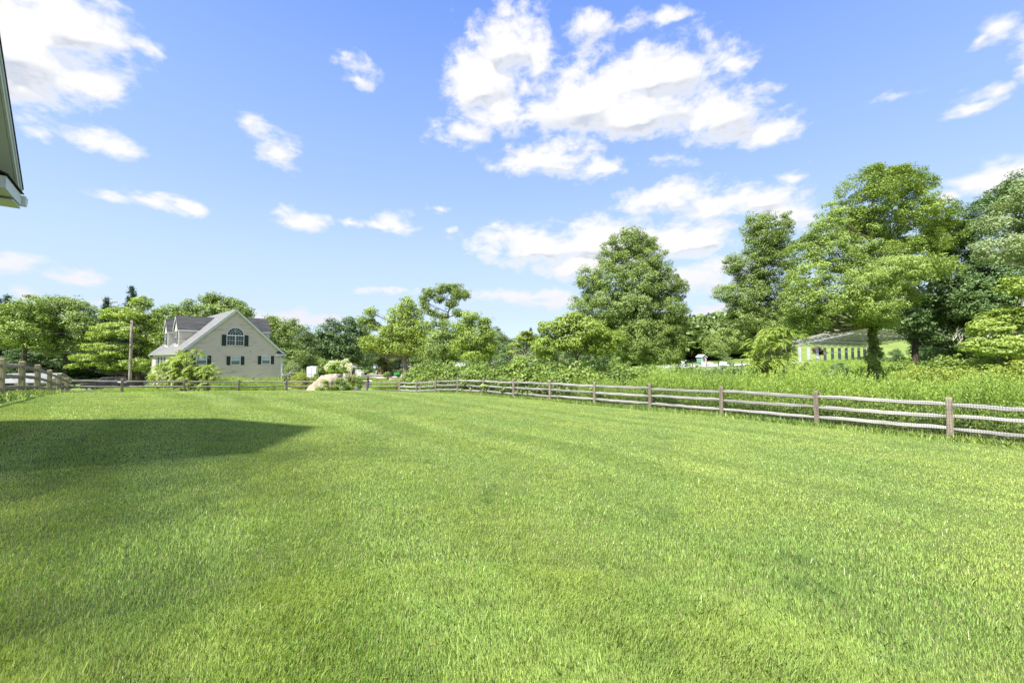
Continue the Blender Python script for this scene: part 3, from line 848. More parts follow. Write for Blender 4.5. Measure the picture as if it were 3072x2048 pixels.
HA = np.array([.68, .733]); HB = np.array([-.733, .68]); HO = np.array([-32.5, 42.0])
HW, HL = 9.13, 17.5
HEZ = .60 + ZC                       # where the roof plane meets the wall line
HSL = .965
def hp(a, b, z):
    q = HO + HA * a + HB * b
    return Vector((q[0], q[1], z))
vA = Vector((HA[0], HA[1], 0)); vB = Vector((HB[0], HB[1], 0)); UP = Vector((0, 0, 1))

def clapboards(mb, plane, lo_hi, z0, z1, pitch=.127, out=.036):
    """plane(u, z, off) -> point; lo_hi(z) -> (u0, u1). Each course leans out at its lower edge."""
    z = z0
    while z < z1 - .02:
        za, zb = z, min(z + pitch, z1)
        u0, u1 = lo_hi(za); v0, v1 = lo_hi(zb)
        if u1 - u0 < .05: break
        if v1 - v0 < .02: v0 = v1 = (v0 + v1) / 2
        b = len(mb.v)
        for p in (plane(u0, za, out), plane(u1, za, out), plane(v1, zb, .003), plane(v0, zb, .003), plane(u0, za, 0), plane(u1, za, 0)):
            mb.v.append(tuple(p))
        mb.f.append((b, b + 1, b + 2, b + 3)); mb.f.append((b + 4, b + 5, b + 1, b))
        z += pitch

def window(root, plane, u, z, w, h, name='window', grid_=(3, 2), blinds=None, shutters=True, shw=.42, frame=.075, double=True, arch=False, hang_top=True):
    """u, z = centre of the glass opening; returns the window frame object with its pane as a sub-part"""
    base_plane = plane
    plane = lambda u_, z_, o_: base_plane(u_, z_, o_ + .034)
    fr = MB()
    out = plane(0, 0, 1) - plane(0, 0, 0)
    def B(u0, u1, z0, z1, o0, o1, mb=fr):
        mb.prism([plane(u0, z0, o0), plane(u1, z0, o0), plane(u1, z1, o0), plane(u0, z1, o0)], out * (o1 - o0))
    hw, hh = w / 2, h / 2
    B(u - hw - frame, u - hw, z - hh - frame, z + hh + frame, .0, .055); B(u + hw, u + hw + frame, z - hh - frame, z + hh + frame, .0, .055)
    B(u - hw, u + hw, z + hh, z + hh + frame, .0, .055); B(u - hw, u + hw, z - hh - frame, z - hh, .0, .065)
    if double: B(u - hw, u + hw, z - .022, z + .022, .0, .045)
    mu = .008
    gx, gz = grid_
    for i in range(1, gx):
        x = u - hw + w * i / gx; B(x - mu, x + mu, z + (.022 if double else -hh), z + hh, .024, .032)
        if not hang_top: B(x - mu, x + mu, z - hh, z - .022, .024, .032)
    if gz > 1:
        zz = z + hh / 2 if double else z
        B(u - hw, u + hw, zz - mu, zz + mu, .024, .0325)
        if double and not hang_top: B(u - hw, u + hw, z - hh / 2 - mu, z - hh / 2 + mu, .024, .0325)
    f = fr.build(name, M_trim, root)
    ps = MB()
    if blinds is None:
        B(u - hw, u + hw, z - hh, z + hh, .004, .022, ps); ps.build('pane', M_glass, f)
    else:
        B(u - hw, u + hw, z, z + hh, .004, .022, ps); ps.build('pane', blinds[0], f)
        ps = MB(); B(u - hw, u + hw, z - hh, z, .004, .021, ps); ps.build('pane', blinds[1], f)
    if shutters:
        for sg in (-1, 1):
            s_ = MB(); c = u + sg * (hw + frame + shw / 2 + .01)
            B(c - shw / 2, c + shw / 2, z - hh - frame * .8, z + hh + frame * .8, .022, .052, s_)
            for (za, zb) in ((z - hh, z - .03), (z + .03, z + hh)):
                B(c - shw / 2 + .05, c + shw / 2 - .05, za + .02, zb - .02, .052, .058, s_)
            s_.build('shutter', M_shut, root)
    return f

def beige_house():
    gz = ZC - 3.35
    root = thing('beige_house', hp(HW / 2, 0, ZC - 2.9), 'beige clapboard house with grey gable roof, dormers and dark green shutters beyond the far fence', 'house')
    body = MB()
    pk = HEZ + HSL * HW / 2
    body.prism([hp(0, .0, gz), hp(0, 0, HEZ - .02), hp(HW / 2, 0, pk - .02), hp(HW, 0, HEZ - .02), hp(HW, 0, gz)], vB * HL)
    gab = lambda u, z, o: hp(u, -o, z)
    fro = lambda u, z, o: hp(-o, u, z)
    bk = lambda u, z, o: hp(HW + o, u, z)
    clapboards(body, gab, lambda z: (max(.0, (z - HEZ) / HSL + .0), min(HW, HW - (z - HEZ) / HSL)), gz, pk - .12)
    clapboards(body, fro, lambda z: (0, HL), gz, HEZ)
    wall = body.build('wall', M_side, root, recalc=False)
    # roof slopes
    oh, rk = .32, .28
    th = .14
    for sg in (0, 1):
        rf = MB()
        if sg == 0: a, b = hp(HW / 2, -rk, pk + th), hp(-oh, -rk, HEZ - oh * HSL + th)
        else: a, b = hp(HW / 2, -rk, pk + th), hp(HW + oh, -rk, HEZ - oh * HSL + th)
        rf.prism([a, b, b - UP * .05, a - UP * .05], vB * (HL + 2 * rk)); rf.build('roof', M_roof_l, root)
        rb = MB()
        rb.prism([a - UP * .052 + vB * .02, b - UP * .052 + vB * .02, b - UP * .27 + vB * .02, a - UP * .27 + vB * .02], vB * .04)
        rb.prism([a - UP * .052 + vB * .005, b - UP * .052 + vB * .005, b - UP * .12 + vB * .005, a - UP * .12 + vB * .005], vB * .013)
        rb.build('rake_board', M_trim, root)
        so = MB(); so.prism([a - UP * .23 + vB * .062, b - UP * .23 + vB * .062, b - UP * .25 + vB * .062, a - UP * .25 + vB * .062], vB * (rk - .065)); so.build('soffit', M_trim, root)
        sgn = -1 if sg == 0 else 1
        base = 0 if sg == 0 else HW
        ret = MB(); zt = HEZ - oh * HSL + .06
        u_out = base + sgn * (oh - .01); u_in = base - sgn * .62
        ret.prism([hp(u_out, -rk + .02, zt), hp(u_in, -rk + .02, zt), hp(u_in, -rk + .02, zt - .17), hp(u_out, -rk + .02, zt - .17)], vB * (rk + .02))
        ret.build('cornice_return', M_trim, root)
        cap = MB(); cap.prism([hp(u_out, -rk, zt + .012), hp(u_in, -rk, zt + .012), hp(u_in + sgn * .12, -.02, zt + .36), hp(u_out - sgn * .02, -.02, zt + .36)], UP * .02); cap.build('return_roof', M_roof_shade, root)
        gt = MB(); go_ = base + sgn * oh
        pr = [(0, .10), (0, 0), (.08, 0), (.13, .07), (.13, .10)]
        gt.prism([hp(go_ + sgn * x, -rk, HEZ - oh * HSL - .03 + z) for x, z in pr], vB * (HL + 2 * rk)); g_ = gt.build('gutter', M_trim, root)
        # downspouts
        ds = MB()
        for bb in ((-.06,) if sg == 1 else (-.06, HL - .1)):
            if sg == 0 and bb < 1: continue
            zz = HEZ - oh * HSL - .05
            ds.tube([hp(go_ + sgn * .07, bb, zz), hp(go_ + sgn * .05, bb, zz - .12), hp(base + sgn * .06, bb, zz - .42), hp(base + sgn * .06, bb, gz)], .045, 6)
        if ds.v: ds.build('downspout', M_trim, root)
        cb = MB(); cb.prism([hp(base - sgn * .11, -.03, gz), hp(base + sgn * .03, -.03, gz), hp(base + sgn * .03, -.03, zt - .17), hp(base - sgn * .11, -.03, zt - .17)], vB * .03)
        cb.prism([hp(base + sgn * .03, -.03, gz), hp(base + sgn * .03, .11, gz), hp(base + sgn * .03, .11, zt - .17), hp(base + sgn * .03, -.03, zt - .17)], -vA * sgn * .025)
        cb.build('corner_board', M_trim, root)
    # soffit under the front eave
    so = MB(); so.prism([hp(0, -rk, HEZ - oh * HSL - .02), hp(-oh, -rk, HEZ - oh * HSL - .02), hp(-oh, -rk, HEZ - oh * HSL - .04), hp(0, -rk, HEZ - oh * HSL - .04)], vB * HL); so.build('soffit', M_trim, root)
    # gable windows: small pairs below, the arched one above
    def aw(px, py):            # a pixel on the gable plane -> (u, z)
        d = ray(px, py)
        # point on plane HO + a*HA : solve d.x*Y = HO.x + a*HA.x, Y = HO.y + a*HA.y
        a = (d.x * HO[1] - HO[0]) / (HA[0] - d.x * HA[1])
        Y = HO[1] + a * HA[1]
        return a, d.z * Y + ZC
    for (cx, cy) in ((604, 1080), (706.2, 1081.5), (797.6, 1079.8)):
        u, z = aw(cx, cy)
        window(root, gab, u, z, .78, .80, blinds=(M_blind, M_blindd), shw=.34, frame=.07)
    u, z0 = aw(705.7, 1021.5)
    W2 = 1.50
    # lower double window of the arched unit
    zc_ = aw(705.7, 1021.5)[1]
    for sg in (-1, 1):
        window(root, gab, u + sg * .40, zc_, .70, .95, grid_=(3, 2), shutters=False, frame=.06, hang_top=False)
    gabw = lambda u_, z_, o_: gab(u_, z_, o_ + .034)
    for sg in (-1, 1):
        s_ = MB(); c = u + sg * (1.03)
        for (x0, x1, za, zb, o0, o1) in ((c - .19, c + .19, zc_ - .56, zc_ + .60, .022, .052), (c - .14, c + .14, zc_ - .48, zc_ - .02, .052, .058), (c - .14, c + .14, zc_ + .04, zc_ + .52, .052, .058)):
            s_.prism([gabw(x0, za, o0), gabw(x1, za, o0), gabw(x1, zb, o0), gabw(x0, zb, o0)], -vB * (o1 - o0))
        s_.build('shutter', M_shut, root)
    R = .80; za = zc_ + .60
    arc = MB(); n = 20
    for (r0, r1, o0, o1) in ((R - .07, R + .02, .0, .06),):
        for i in range(n):
            t0, t1 = math.pi * i / n, math.pi * (i + 1) / n
            arc.prism([gabw(u + r0 * math.cos(t0), za + r0 * math.sin(t0), o0), gabw(u + r1 * math.cos(t0), za + r1 * math.sin(t0), o0), gabw(u + r1 * math.cos(t1), za + r1 * math.sin(t1), o0), gabw(u + r0 * math.cos(t1), za + r0 * math.sin(t1), o0)], -vB * (o1 - o0))
    arc.prism([gabw(u - R, za - .07, 0), gabw(u + R, za - .07, 0), gabw(u + R, za, 0), gabw(u - R, za, 0)], -vB * .058)
    for rr_ in (.30, .52):
        for i in range(n):
            t0, t1 = math.pi * i / n, math.pi * (i + 1) / n
            arc.prism([gabw(u + (rr_ - .011) * math.cos(t0), za + (rr_ - .011) * math.sin(t0), .024), gabw(u + (rr_ + .011) * math.cos(t0), za + (rr_ + .011) * math.sin(t0), .024), gabw(u + (rr_ + .011) * math.cos(t1), za + (rr_ + .011) * math.sin(t1), .024), gabw(u + (rr_ - .011) * math.cos(t1), za + (rr_ - .011) * math.sin(t1), .024)], -vB * .010)
    for k in range(1, 7):
        t0 = math.pi * k / 7
        r_in = .30
        arc.bar(gabw(u + r_in * math.cos(t0), za + r_in * math.sin(t0), .031), gabw(u + (R - .07) * math.cos(t0), za + (R - .07) * math.sin(t0), .031), .02, .012, up=vB)
    arc.bar(gabw(u, za, .032), gabw(u, za + R - .07, .032), .026, .012, up=vB)
    af = arc.build('arched_window', M_trim, root)
    gl = MB(); gl.prism([gabw(u + (R - .05) * math.cos(math.pi * i / n), za + (R - .05) * math.sin(math.pi * i / n), .004) for i in range(n + 1)], -vB * .018); gl.build('pane', M_glass, af)
    # round vents
    for (px, py) in ((756, 984.5), (751.5, 1053.5)):
        a_, z_ = aw(px, py)
        v_ = MB(); v_.prism([gabw(a_ + .10 * math.cos(i * math.pi / 6), z_ + .10 * math.sin(i * math.pi / 6), .02) for i in range(12)], -vB * .02); vv = v_.build('round_vent', M_trim, root)
        v_ = MB(); v_.prism([gabw(a_ + .05 * math.cos(i * math.pi / 6), z_ + .05 * math.sin(i * math.pi / 6), .04) for i in range(12)], -vB * .004); v_.build('vent_opening', M_black, vv)
    # front facade windows
    for b_ in (3.0, 5.2, 9.5, 11.6, 13.8):
        window(root, fro, b_, ZC - .78, .86, 1.45, grid_=(3, 2), shw=.38)
    dr = MB(); dr.prism([fro(7.0, ZC - 2.7, .0), fro(7.95, ZC - 2.7, .0), fro(7.95, ZC - .3, .0), fro(7.0, ZC - .3, .0)], -vA * .05); dr.build('door', M_trim, root)
    # dormers
    def dormer(b, front):
        hwid, zb, zp_, = 1.10, HEZ + .78, HEZ + 3.92 - .0
        af_, dirn = (.50, 1) if front else (HW - .50, -1)
        zr = ZC + 4.50; ze = ZC + 3.14
        far = (zr - HEZ) / HSL
        A = lambda s_: s_ if front else HW - s_
        fl = lambda u, z, o: hp(A(.50 - o), b + u, z)
        w = MB()
        zb2 = HEZ + .50 * HSL
        back = (ze - HEZ) / HSL
        for sgn in (-1, 1):
            w.prism([hp(A(.50), b + sgn * hwid, zb2 - .1), hp(A(.50), b + sgn * hwid, ze), hp(A(back), b + sgn * hwid, ze)], -vB * sgn * .08)
            # clapboards of the cheek
            cm = lambda u, z, o, sgn=sgn: hp(A(u), b + sgn * (hwid + o), z)
            clapboards(w, cm, lambda z: (.50, max(.51, (z - HEZ) / HSL)), zb2 + .05, ze)
        w.prism([hp(A(.50), b - hwid, zb2 - .2), hp(A(.50), b + hwid, zb2 - .2), hp(A(.50), b + hwid, ze), hp(A(.50), b, zr - .12), hp(A(.50), b - hwid, ze)], vA * (.1 if front else -.1))
        clapboards(w, fl, lambda z: ((-hwid, hwid) if z < ze else (-(zr - .12 - z) / (zr - .12 - ze) * hwid, (zr - .12 - z) / (zr - .12 - ze) * hwid)), zb2, zr - .2)
        dm = w.build('dormer', M_side, root, recalc=False)
        rk2, ov = .16, .16
        for sgn in (-1, 1):
            rf = MB()
            sl = (zr - ze) / hwid
            e_u = hwid + ov; e_z = ze - ov * sl
            a_back = (e_z - HEZ) / HSL
            q = [hp(A(.50 - rk2), b, zr), hp(A(.50 - rk2), b + sgn * e_u, e_z), hp(A(a_back), b + sgn * e_u, e_z), hp(A(far), b, zr)]
            q = [p + UP * .05 for p in q]
            rf.prism(q, UP * .05); rf.build('dormer_roof', M_roof_shade, dm)
            tr = MB()
            p0, p1 = hp(A(.50 - rk2), b, zr + .04), hp(A(.50 - rk2), b + sgn * e_u, e_z + .04)
            tr.prism([p0, p1, p1 - UP * .16, p0 - UP * .16], vA * (.03 if front else -.03))
            tr.prism([hp(A(.50 - rk2 + .03), b + sgn * e_u, e_z + .045), hp(A(a_back + .1), b + sgn * e_u, e_z + .045), hp(A(a_back + .1), b + sgn * e_u, e_z - .12), hp(A(.50 - rk2 + .03), b + sgn * e_u, e_z - .12)], -vB * sgn * .03)
            tr.prism([hp(A(.49), b + sgn * (hwid + .025), zb2), hp(A(.62), b + sgn * (hwid + .025), zb2 + .12), hp(A(.62), b + sgn * (hwid + .025), e_z - .12), hp(A(.49), b + sgn * (hwid + .025), e_z - .12)], -vB * sgn * .02)
            tr.build('dormer_trim', M_trim, dm)
        if front:
            f = window(dm, fl, 0, (zb2 + ze) / 2 + .08, .72, 1.30, shutters=False)
            for sg in (-1, 1):
                s_ = MB(); c = sg * .68; zc2 = (zb2 + ze) / 2 + .08
                s_.prism([fl(c - .18, zc2 - .7, .05), fl(c + .18, zc2 - .7, .05), fl(c + .18, zc2 + .7, .05), fl(c - .18, zc2 + .7, .05)], -vA * .03); s_.build('shutter', M_shut, dm)
    dormer(6.0, True); dormer(12.1, True); dormer(3.7, False)
beige_house()

# ================================================================== poles, wires
def utility_pole():
    x, y = P(391, 1100, 50)[:2]
    gz = H(x, y); top = P(395, 961, 50).z
    root = thing('utility_pole', (x, y, gz), 'bare wooden utility pole left of the beige house in front of the bright maple', 'utility pole')
    MB().tube([(x, y, gz - .5), (x, y, gz + 2), (x, y, top - 2), (x, y, top)], [.17, .165, .14, .125], 12).build('pole', bark_mat('pole_wood', (.15, .135, .105), (.33, .30, .25)), root, smooth_=True, recalc=False)
    c = MB()
    for z in (.3, 2.6, 3.1): c.tube([(x, y - .13, top - z - .06), (x, y - .13, top - z + .06)], .05, 8)
    c.build('bracket', M_black, root)
    for (py, lx, ly, Yl, r, sag, nm, lb) in ((974, -260, 1012, 40, .030, .5, 'overhead_wire', 'thin uppermost wire running left from the pole across the trees'),
                              (1027, -260, 1049, 40, .025, .35, 'overhead_wire', 'thin wire just above the thick cable, running left from the pole'),
                              (1043, -260, 1067, 40, .045, .35, 'overhead_cable', 'thick black cable running left from mid height on the pole'),
                              (1078, -260, 1086, 40, .025, .2, 'overhead_wire', 'lowest thin wire running left from the pole above the fence')):
        a = P(392, py, 50); a.x, a.y = x, y
        b = P(lx, ly, Yl)
        pts = []
        for i in range(17):
            f = i / 16; p = a.lerp(b, f); p.z -= sag * 4 * f * (1 - f); pts.append(p)
        o = MB().tube(pts, r, 5).build(nm, M_wire, None, recalc=False); tag(o, lb, 'wire', 'wires on the utility pole')
    a = P(400, 964, 50); b = hp(1.0, HL * .6, HEZ + .2)
    pts = [a.lerp(b, i / 12) - Vector((0, 0, .5 * 4 * (i / 12) * (1 - i / 12))) for i in range(13)]
    o = MB().tube(pts, .03, 5).build('service_drop', M_wire, None, recalc=False); tag(o, 'pale wire dropping from the pole top to the beige house roof', 'wire', 'wires on the utility pole')
    for (p0, p1, lb) in (((408, 985), (443, 1112), 'right hand taut guy wire slanting to the ground beside the pole'), ((400, 1044), (432, 1115), 'left hand lower guy wire slanting to the ground beside the pole')):
        a = P(p0[0] - 10, p0[1], 50); b = P(p1[0], 1160, 51); b.z = H(b.x, b.y)
        o = MB().tube([a, b], .022, 5).build('guy_wire', M_wire, None, recalc=False); tag(o, lb, 'wire', 'guy wires of the pole')
utility_pole()

# ================================================================== black board fences
def board_fence(name, label, pts, Hp=1.25, rails=(.35, .75, 1.12), step=2.6, mat=None, rh=.13, group='black board fences'):
    mat = mat or M_black
    root = thing(name, (pts[0][0], pts[0][1], H(*pts[0])), label, 'fence', group)
    inv = Matrix.Translation(root.location).inverted()
    pl = []
    for i in range(len(pts) - 1):
        a = Vector(pts[i]); b = Vector(pts[i + 1]); n = max(1, int((b - a).length / step))
        for k in range(n): pl.append(a.lerp(b, k / n))
    pl.append(Vector(pts[-1]))
    pm = MB().box((0, 0, Hp / 2 - .1), (.13, .13, Hp + .2)); me = None
    for q in pl:
        if me is None:
            o = pm.build('post', mat, None); me = o.data; o.parent = root; o.matrix_parent_inverse = inv
        else:
            o = bpy.data.objects.new('post', me); COL.objects.link(o); o.parent = root; o.matrix_parent_inverse = inv
        o.location = (q.x, q.y, H(q.x, q.y))
    for rz in rails:
        for i in range(len(pl) - 1):
            a, b = pl[i], pl[i + 1]
            m = MB(); d = (b - a).normalized(); nn = Vector((d.y, -d.x)) * .085
            m.bar((a.x + nn.x, a.y + nn.y, H(a.x, a.y) + rz), (b.x + nn.x, b.y + nn.y, H(b.x, b.y) + rz), .035, rh)
            m.build('rail', mat, root)
    return root
def gp(px, Y):
    d = ray(px, 1072); return (d.x * Y, Y)
board_fence('board_fence', 'black board fence under the trees behind the dark pickup', [gp(150, 66), gp(300, 68), gp(470, 72)])
board_fence('board_fence', 'low black board fence in front of the small shed, behind the lichened rail fence', [gp(-60, 33), gp(150, 35.5), gp(292, 38)], 1.2)
board_fence('board_fence', 'black board fence at the foot of the beige house gable wall', [gp(640, 38), gp(760, 41.0), gp(880, 44.5)], .95, (.30, .72))
board_fence('board_fence', 'short black four board fence right of the white trailer', [gp(945, 54), gp(960, 53)], 1.35, (.3, .6, .9, 1.2), 1.0)
board_fence('board_fence', 'black board fence before the gravel mounds', [gp(1060, 47), gp(1105, 46), gp(1165, 45.5)], 1.2, (.65, 1.0))
board_fence('board_fence', 'dark fence rails around the white riding ring', [gp(2035, 103), gp(2120, 103), gp(2190, 103), gp(2260, 104)], 1.15, (.55, 1.1), 2.6, rh=.10)
board_fence('board_fence', 'thin dark paddock fence behind the riding ring near the green hut', [gp(2050, 128), gp(2110, 128)], 1.3, (.5, .9, 1.25), 3.4, rh=.09)

# ================================================================== small shed on the left
M_shedwall = siding_mat('shed_boards', (.55, .52, .36), (.42, .40, .26), .1, .3, True)
M_shedroof = shingle_mat('shed_shingle', (.24, .24, .24), (.36, .36, .35), 1.4)
def left_shed():
    A_ = P(3, 1150, 42); B_ = P(141, 1150, 42)
    f = Vector((.954, .30, 0)); dth = Vector((-.30, .954, 0))
    B0 = Vector((B_.x, B_.y, 0)); Ls = 3.9; Dp = 3.5
    A0 = B0 - f * Ls
    gz = ZC - 4.5; ez = P(141, 1145, 42).z; rz = P(180, 1120.5, 43.6).z
    root = thing('run_in_shed', (B_.x, B_.y, gz), 'small pale board shed with light grey roof and two dark openings behind the left fence', 'shed')
    w = MB()
    w.prism([B0 + UP * gz, B0 + UP * ez, B0 + dth * Dp / 2 + UP * (rz - .05), B0 + dth * Dp + UP * ez, B0 + dth * Dp + UP * gz], -f * .06)
    w.prism([A0 + UP * gz, A0 + UP * ez, A0 + dth * Dp / 2 + UP * (rz - .05), A0 + dth * Dp + UP * ez, A0 + dth * Dp + UP * gz], f * .06)
    w.prism([B0 + dth * Dp - f * .06 + UP * gz, B0 + dth * Dp - f * .06 + UP * ez, A0 + f * .06 + dth * Dp + UP * ez, A0 + f * .06 + dth * Dp + UP * gz], -dth * .05)
    # front wall with two chamfered openings
    def FP(u, z, o=0): return A0 + f * u + UP * z - dth * o
    ot = ez - .12; ch = .22
    ops = [(.42, 1.55), (2.35, 3.55)]
    xs = [.06] + [v for o_ in ops for v in o_] + [Ls - .06]
    for i in range(0, len(xs), 2):
        w.prism([FP(xs[i], gz), FP(xs[i + 1], gz), FP(xs[i + 1], ez), FP(xs[i], ez)], dth * .05)
    for (a, b) in ops:
        w.prism([FP(a, ot), FP(b, ot), FP(b, ez), FP(a, ez)], dth * .05)
        w.prism([FP(a, ot), FP(a, ot - ch), FP(a + ch, ot)], dth * .05); w.prism([FP(b, ot), FP(b - ch, ot), FP(b, ot - ch)], dth * .05)
    # battens
    for k in range(1, 12):
        u = k * Dp / 12; zt = ez + (rz - ez) * (1 - abs(u / (Dp / 2) - 1)) - .06
        p = B0 + dth * u + f * .0
        w.prism([p + UP * gz, p + dth * .03 + UP * gz, p + dth * .03 + UP * zt, p + UP * zt], f * .018)
    w.build('wall', M_shedwall, root)
    for (a, b) in ops:
        t = MB(); q = [FP(a, gz, .012), FP(a, ot - ch, .012), FP(a + ch, ot, .012), FP(b - ch, ot, .012), FP(b, ot - ch, .012), FP(b, gz, .012)]
        for i in range(5): t.bar(q[i], q[i + 1], .03, .07, up=dth)
        t.build('opening_trim', pmat('green_trim', (.02, .06, .05)), root)
    fl = MB(); fl.prism([A0 + f * .1 + dth * .1 + UP * (gz + .02), B0 - f * .1 + dth * .1 + UP * (gz + .02), B0 - f * .1 + dth * (Dp - .1) + UP * (gz + .02), A0 + f * .1 + dth * (Dp - .1) + UP * (gz + .02)], UP * .03); fl.build('floor_boards', B_dark, root)
    for sg in (0, 1):
        r_ = MB(); o_ = .25
        sl = (rz - ez) / (Dp / 2)
        if sg == 0: p0, p1 = dth * (Dp / 2) + UP * (rz + .02), dth * (-o_) + UP * (ez - o_ * sl + .02)
        else: p0, p1 = dth * (Dp / 2) + UP * (rz + .02), dth * (Dp + o_) + UP * (ez - o_ * sl + .02)
        r_.prism([A0 - f * .2 + p0, A0 - f * .2 + p1, B0 + f * .2 + p1, B0 + f * .2 + p0], UP * .05)
        r_.build('roof', M_shedroof, root)
left_shed()

# ================================================================== dark pickup
def pickup():
    c = P(335, 1140, 50); gz = H(c.x, c.y)
    root = thing('pickup_truck', (c.x, c.y, gz), 'black pickup truck parked nose left behind the far fence, near the utility pole', 'truck')
    ang = math.radians(6)
    F = Vector((-math.cos(ang), -math.sin(ang), 0)); S = Vector((F.y, -F.x, 0))   # F = forward (to the left)
    M_car = bpy.data.materials.new('black_car_paint'); nt, ns, lk = nodes_of(M_car)
    p = N(nt, 'ShaderNodeBsdfPrincipled', inp={'Base Color': (.008, .009, .011, 1), 'Roughness': .45, 'Coat Weight': .25, 'Coat Roughness': .05})
    o = N(nt, 'ShaderNodeOutputMaterial'); lk.new(p.outputs[0], o.inputs[0])
    O = Vector((c.x, c.y, gz)) + UP * 0.0
    def Q(x, z, s_): return O + F * x + UP * z + S * s_
    b = MB()
    prof = [(2.55, .55), (2.62, .85), (2.5, 1.08), (1.25, 1.22), (-2.6, 1.22), (-2.68, .75), (-2.6, .55), (-2.05, .55), (-1.95, .85), (-1.6, .98), (-1.25, .85), (-1.15, .5), (1.15, .5), (1.25, .85), (1.6, .98), (1.95, .85), (2.05, .55)]
    b.prism([Q(x, z, -.93) for x, z in prof], S * 1.86)
    bo = b.build('body', M_car, root)
    cb = MB(); v0 = [(1.30, 1.22), (.55, 1.80), (-.95, 1.86), (-1.25, 1.22)]
    bb = len(cb.v)
    for sg in (-1, 1):
        for (x, z) in v0: cb.v.append(tuple(Q(x, z, sg * (.88 if z < 1.3 else .70))))
    cb.f += [(0, 1, 2, 3), (7, 6, 5, 4), (0, 4, 5, 1), (1, 5, 6, 2), (2, 6, 7, 3), (3, 7, 4, 0)]
    cab = cb.build('cab', M_car, root)
    for sg in (-1, 1):
        for poly in ([(1.02, 1.27), (.50, 1.70), (.05, 1.73), (.05, 1.27)], [(-.03, 1.27), (-.03, 1.73), (-.85, 1.74), (-1.05, 1.27)]):
            g = MB(); g.prism([Q(x, z, sg * (.885 - (z - 1.22) * .30 + .006)) for x, z in poly], S * sg * .006); g.build('side_window', M_glass, cab)
    g = MB(); g.prism([Q(1.24, 1.28, .78), Q(.66, 1.74, .62), Q(.66, 1.74, -.62), Q(1.24, 1.28, -.78)], F * .02 + UP * .012); g.build('windscreen', M_glass, cab)
    bc = MB(); bc.prism([Q(-1.3, 1.22, -.88), Q(-1.3, 1.34, -.80), Q(-2.6, 1.30, -.80), Q(-2.64, 1.22, -.88)], S * 1.72); bc.build('bed_cover', pmat('silver', (.30, .32, .36), .3, .4, .05), root)
    st_ = MB(); st_.prism([Q(1.1, .62, .935), Q(-1.1, .62, .935), Q(-1.1, .68, .935), Q(1.1, .68, .935)], S * .02); st_.prism([Q(1.1, .62, -.935), Q(-1.1, .62, -.935), Q(-1.1, .68, -.935), Q(1.1, .68, -.935)], -S * .02); st_.build('chrome_strip', pmat('chrome', (.6, .62, .65), .15, .9, .02), root)
    for x in (1.6, -1.6):
        for sg in (-1, 1):
            w = MB(); w.tube([Q(x, .38, sg * .70), Q(x, .38, sg * .94)], .38, 18); wh = w.build('wheel', pmat('tyre', (.02, .02, .02), .8), root)
            w = MB(); w.tube([Q(x, .38, sg * .945), Q(x, .38, sg * .955)], .22, 14); w.build('rim', pmat('rim', (.5, .5, .52), .3, .7), wh)
pickup()
def pale_car():
    c = P(385, 1146, 62); gz = H(c.x, c.y)
    root = thing('parked_car', (c.x, c.y, gz), 'silver car partly hidden behind the black pickup and the utility pole', 'car')
    O = Vector((c.x, c.y, gz)); F = Vector((1, .1, 0)).normalized(); S = Vector((F.y, -F.x, 0))
    def Q(x, z, s_): return O + F * x + UP * z + S * s_
    b = MB(); b.prism([Q(x, z, -.88) for x, z in ((-2.2, .35), (-2.25, .9), (-1.6, 1.05), (1.2, 1.0), (2.2, .85), (2.25, .35))], S * 1.76)
    b.build('body', pmat('silver_paint', (.55, .57, .6), .25, .3, .05), root)
    cb = MB()
    for sg in (-1, 1):
        for (x, z) in ((-1.8, 1.02), (-1.1, 1.5), (.3, 1.52), (1.1, 1.0)): cb.v.append(tuple(Q(x, z, sg * (.84 if z < 1.2 else .66))))
    cb.f += [(0, 1, 2, 3), (7, 6, 5, 4), (0, 4, 5, 1), (1, 5, 6, 2), (2, 6, 7, 3), (3, 7, 4, 0)]
    cb.build('cabin', M_glass, root)
    for x in (1.35, -1.35):
        for sg in (-1, 1): MB().tube([Q(x, .32, sg * .7), Q(x, .32, sg * .9)], .32, 16).build('wheel', pmat('tyre2', (.02, .02, .02), .8), root)
pale_car()

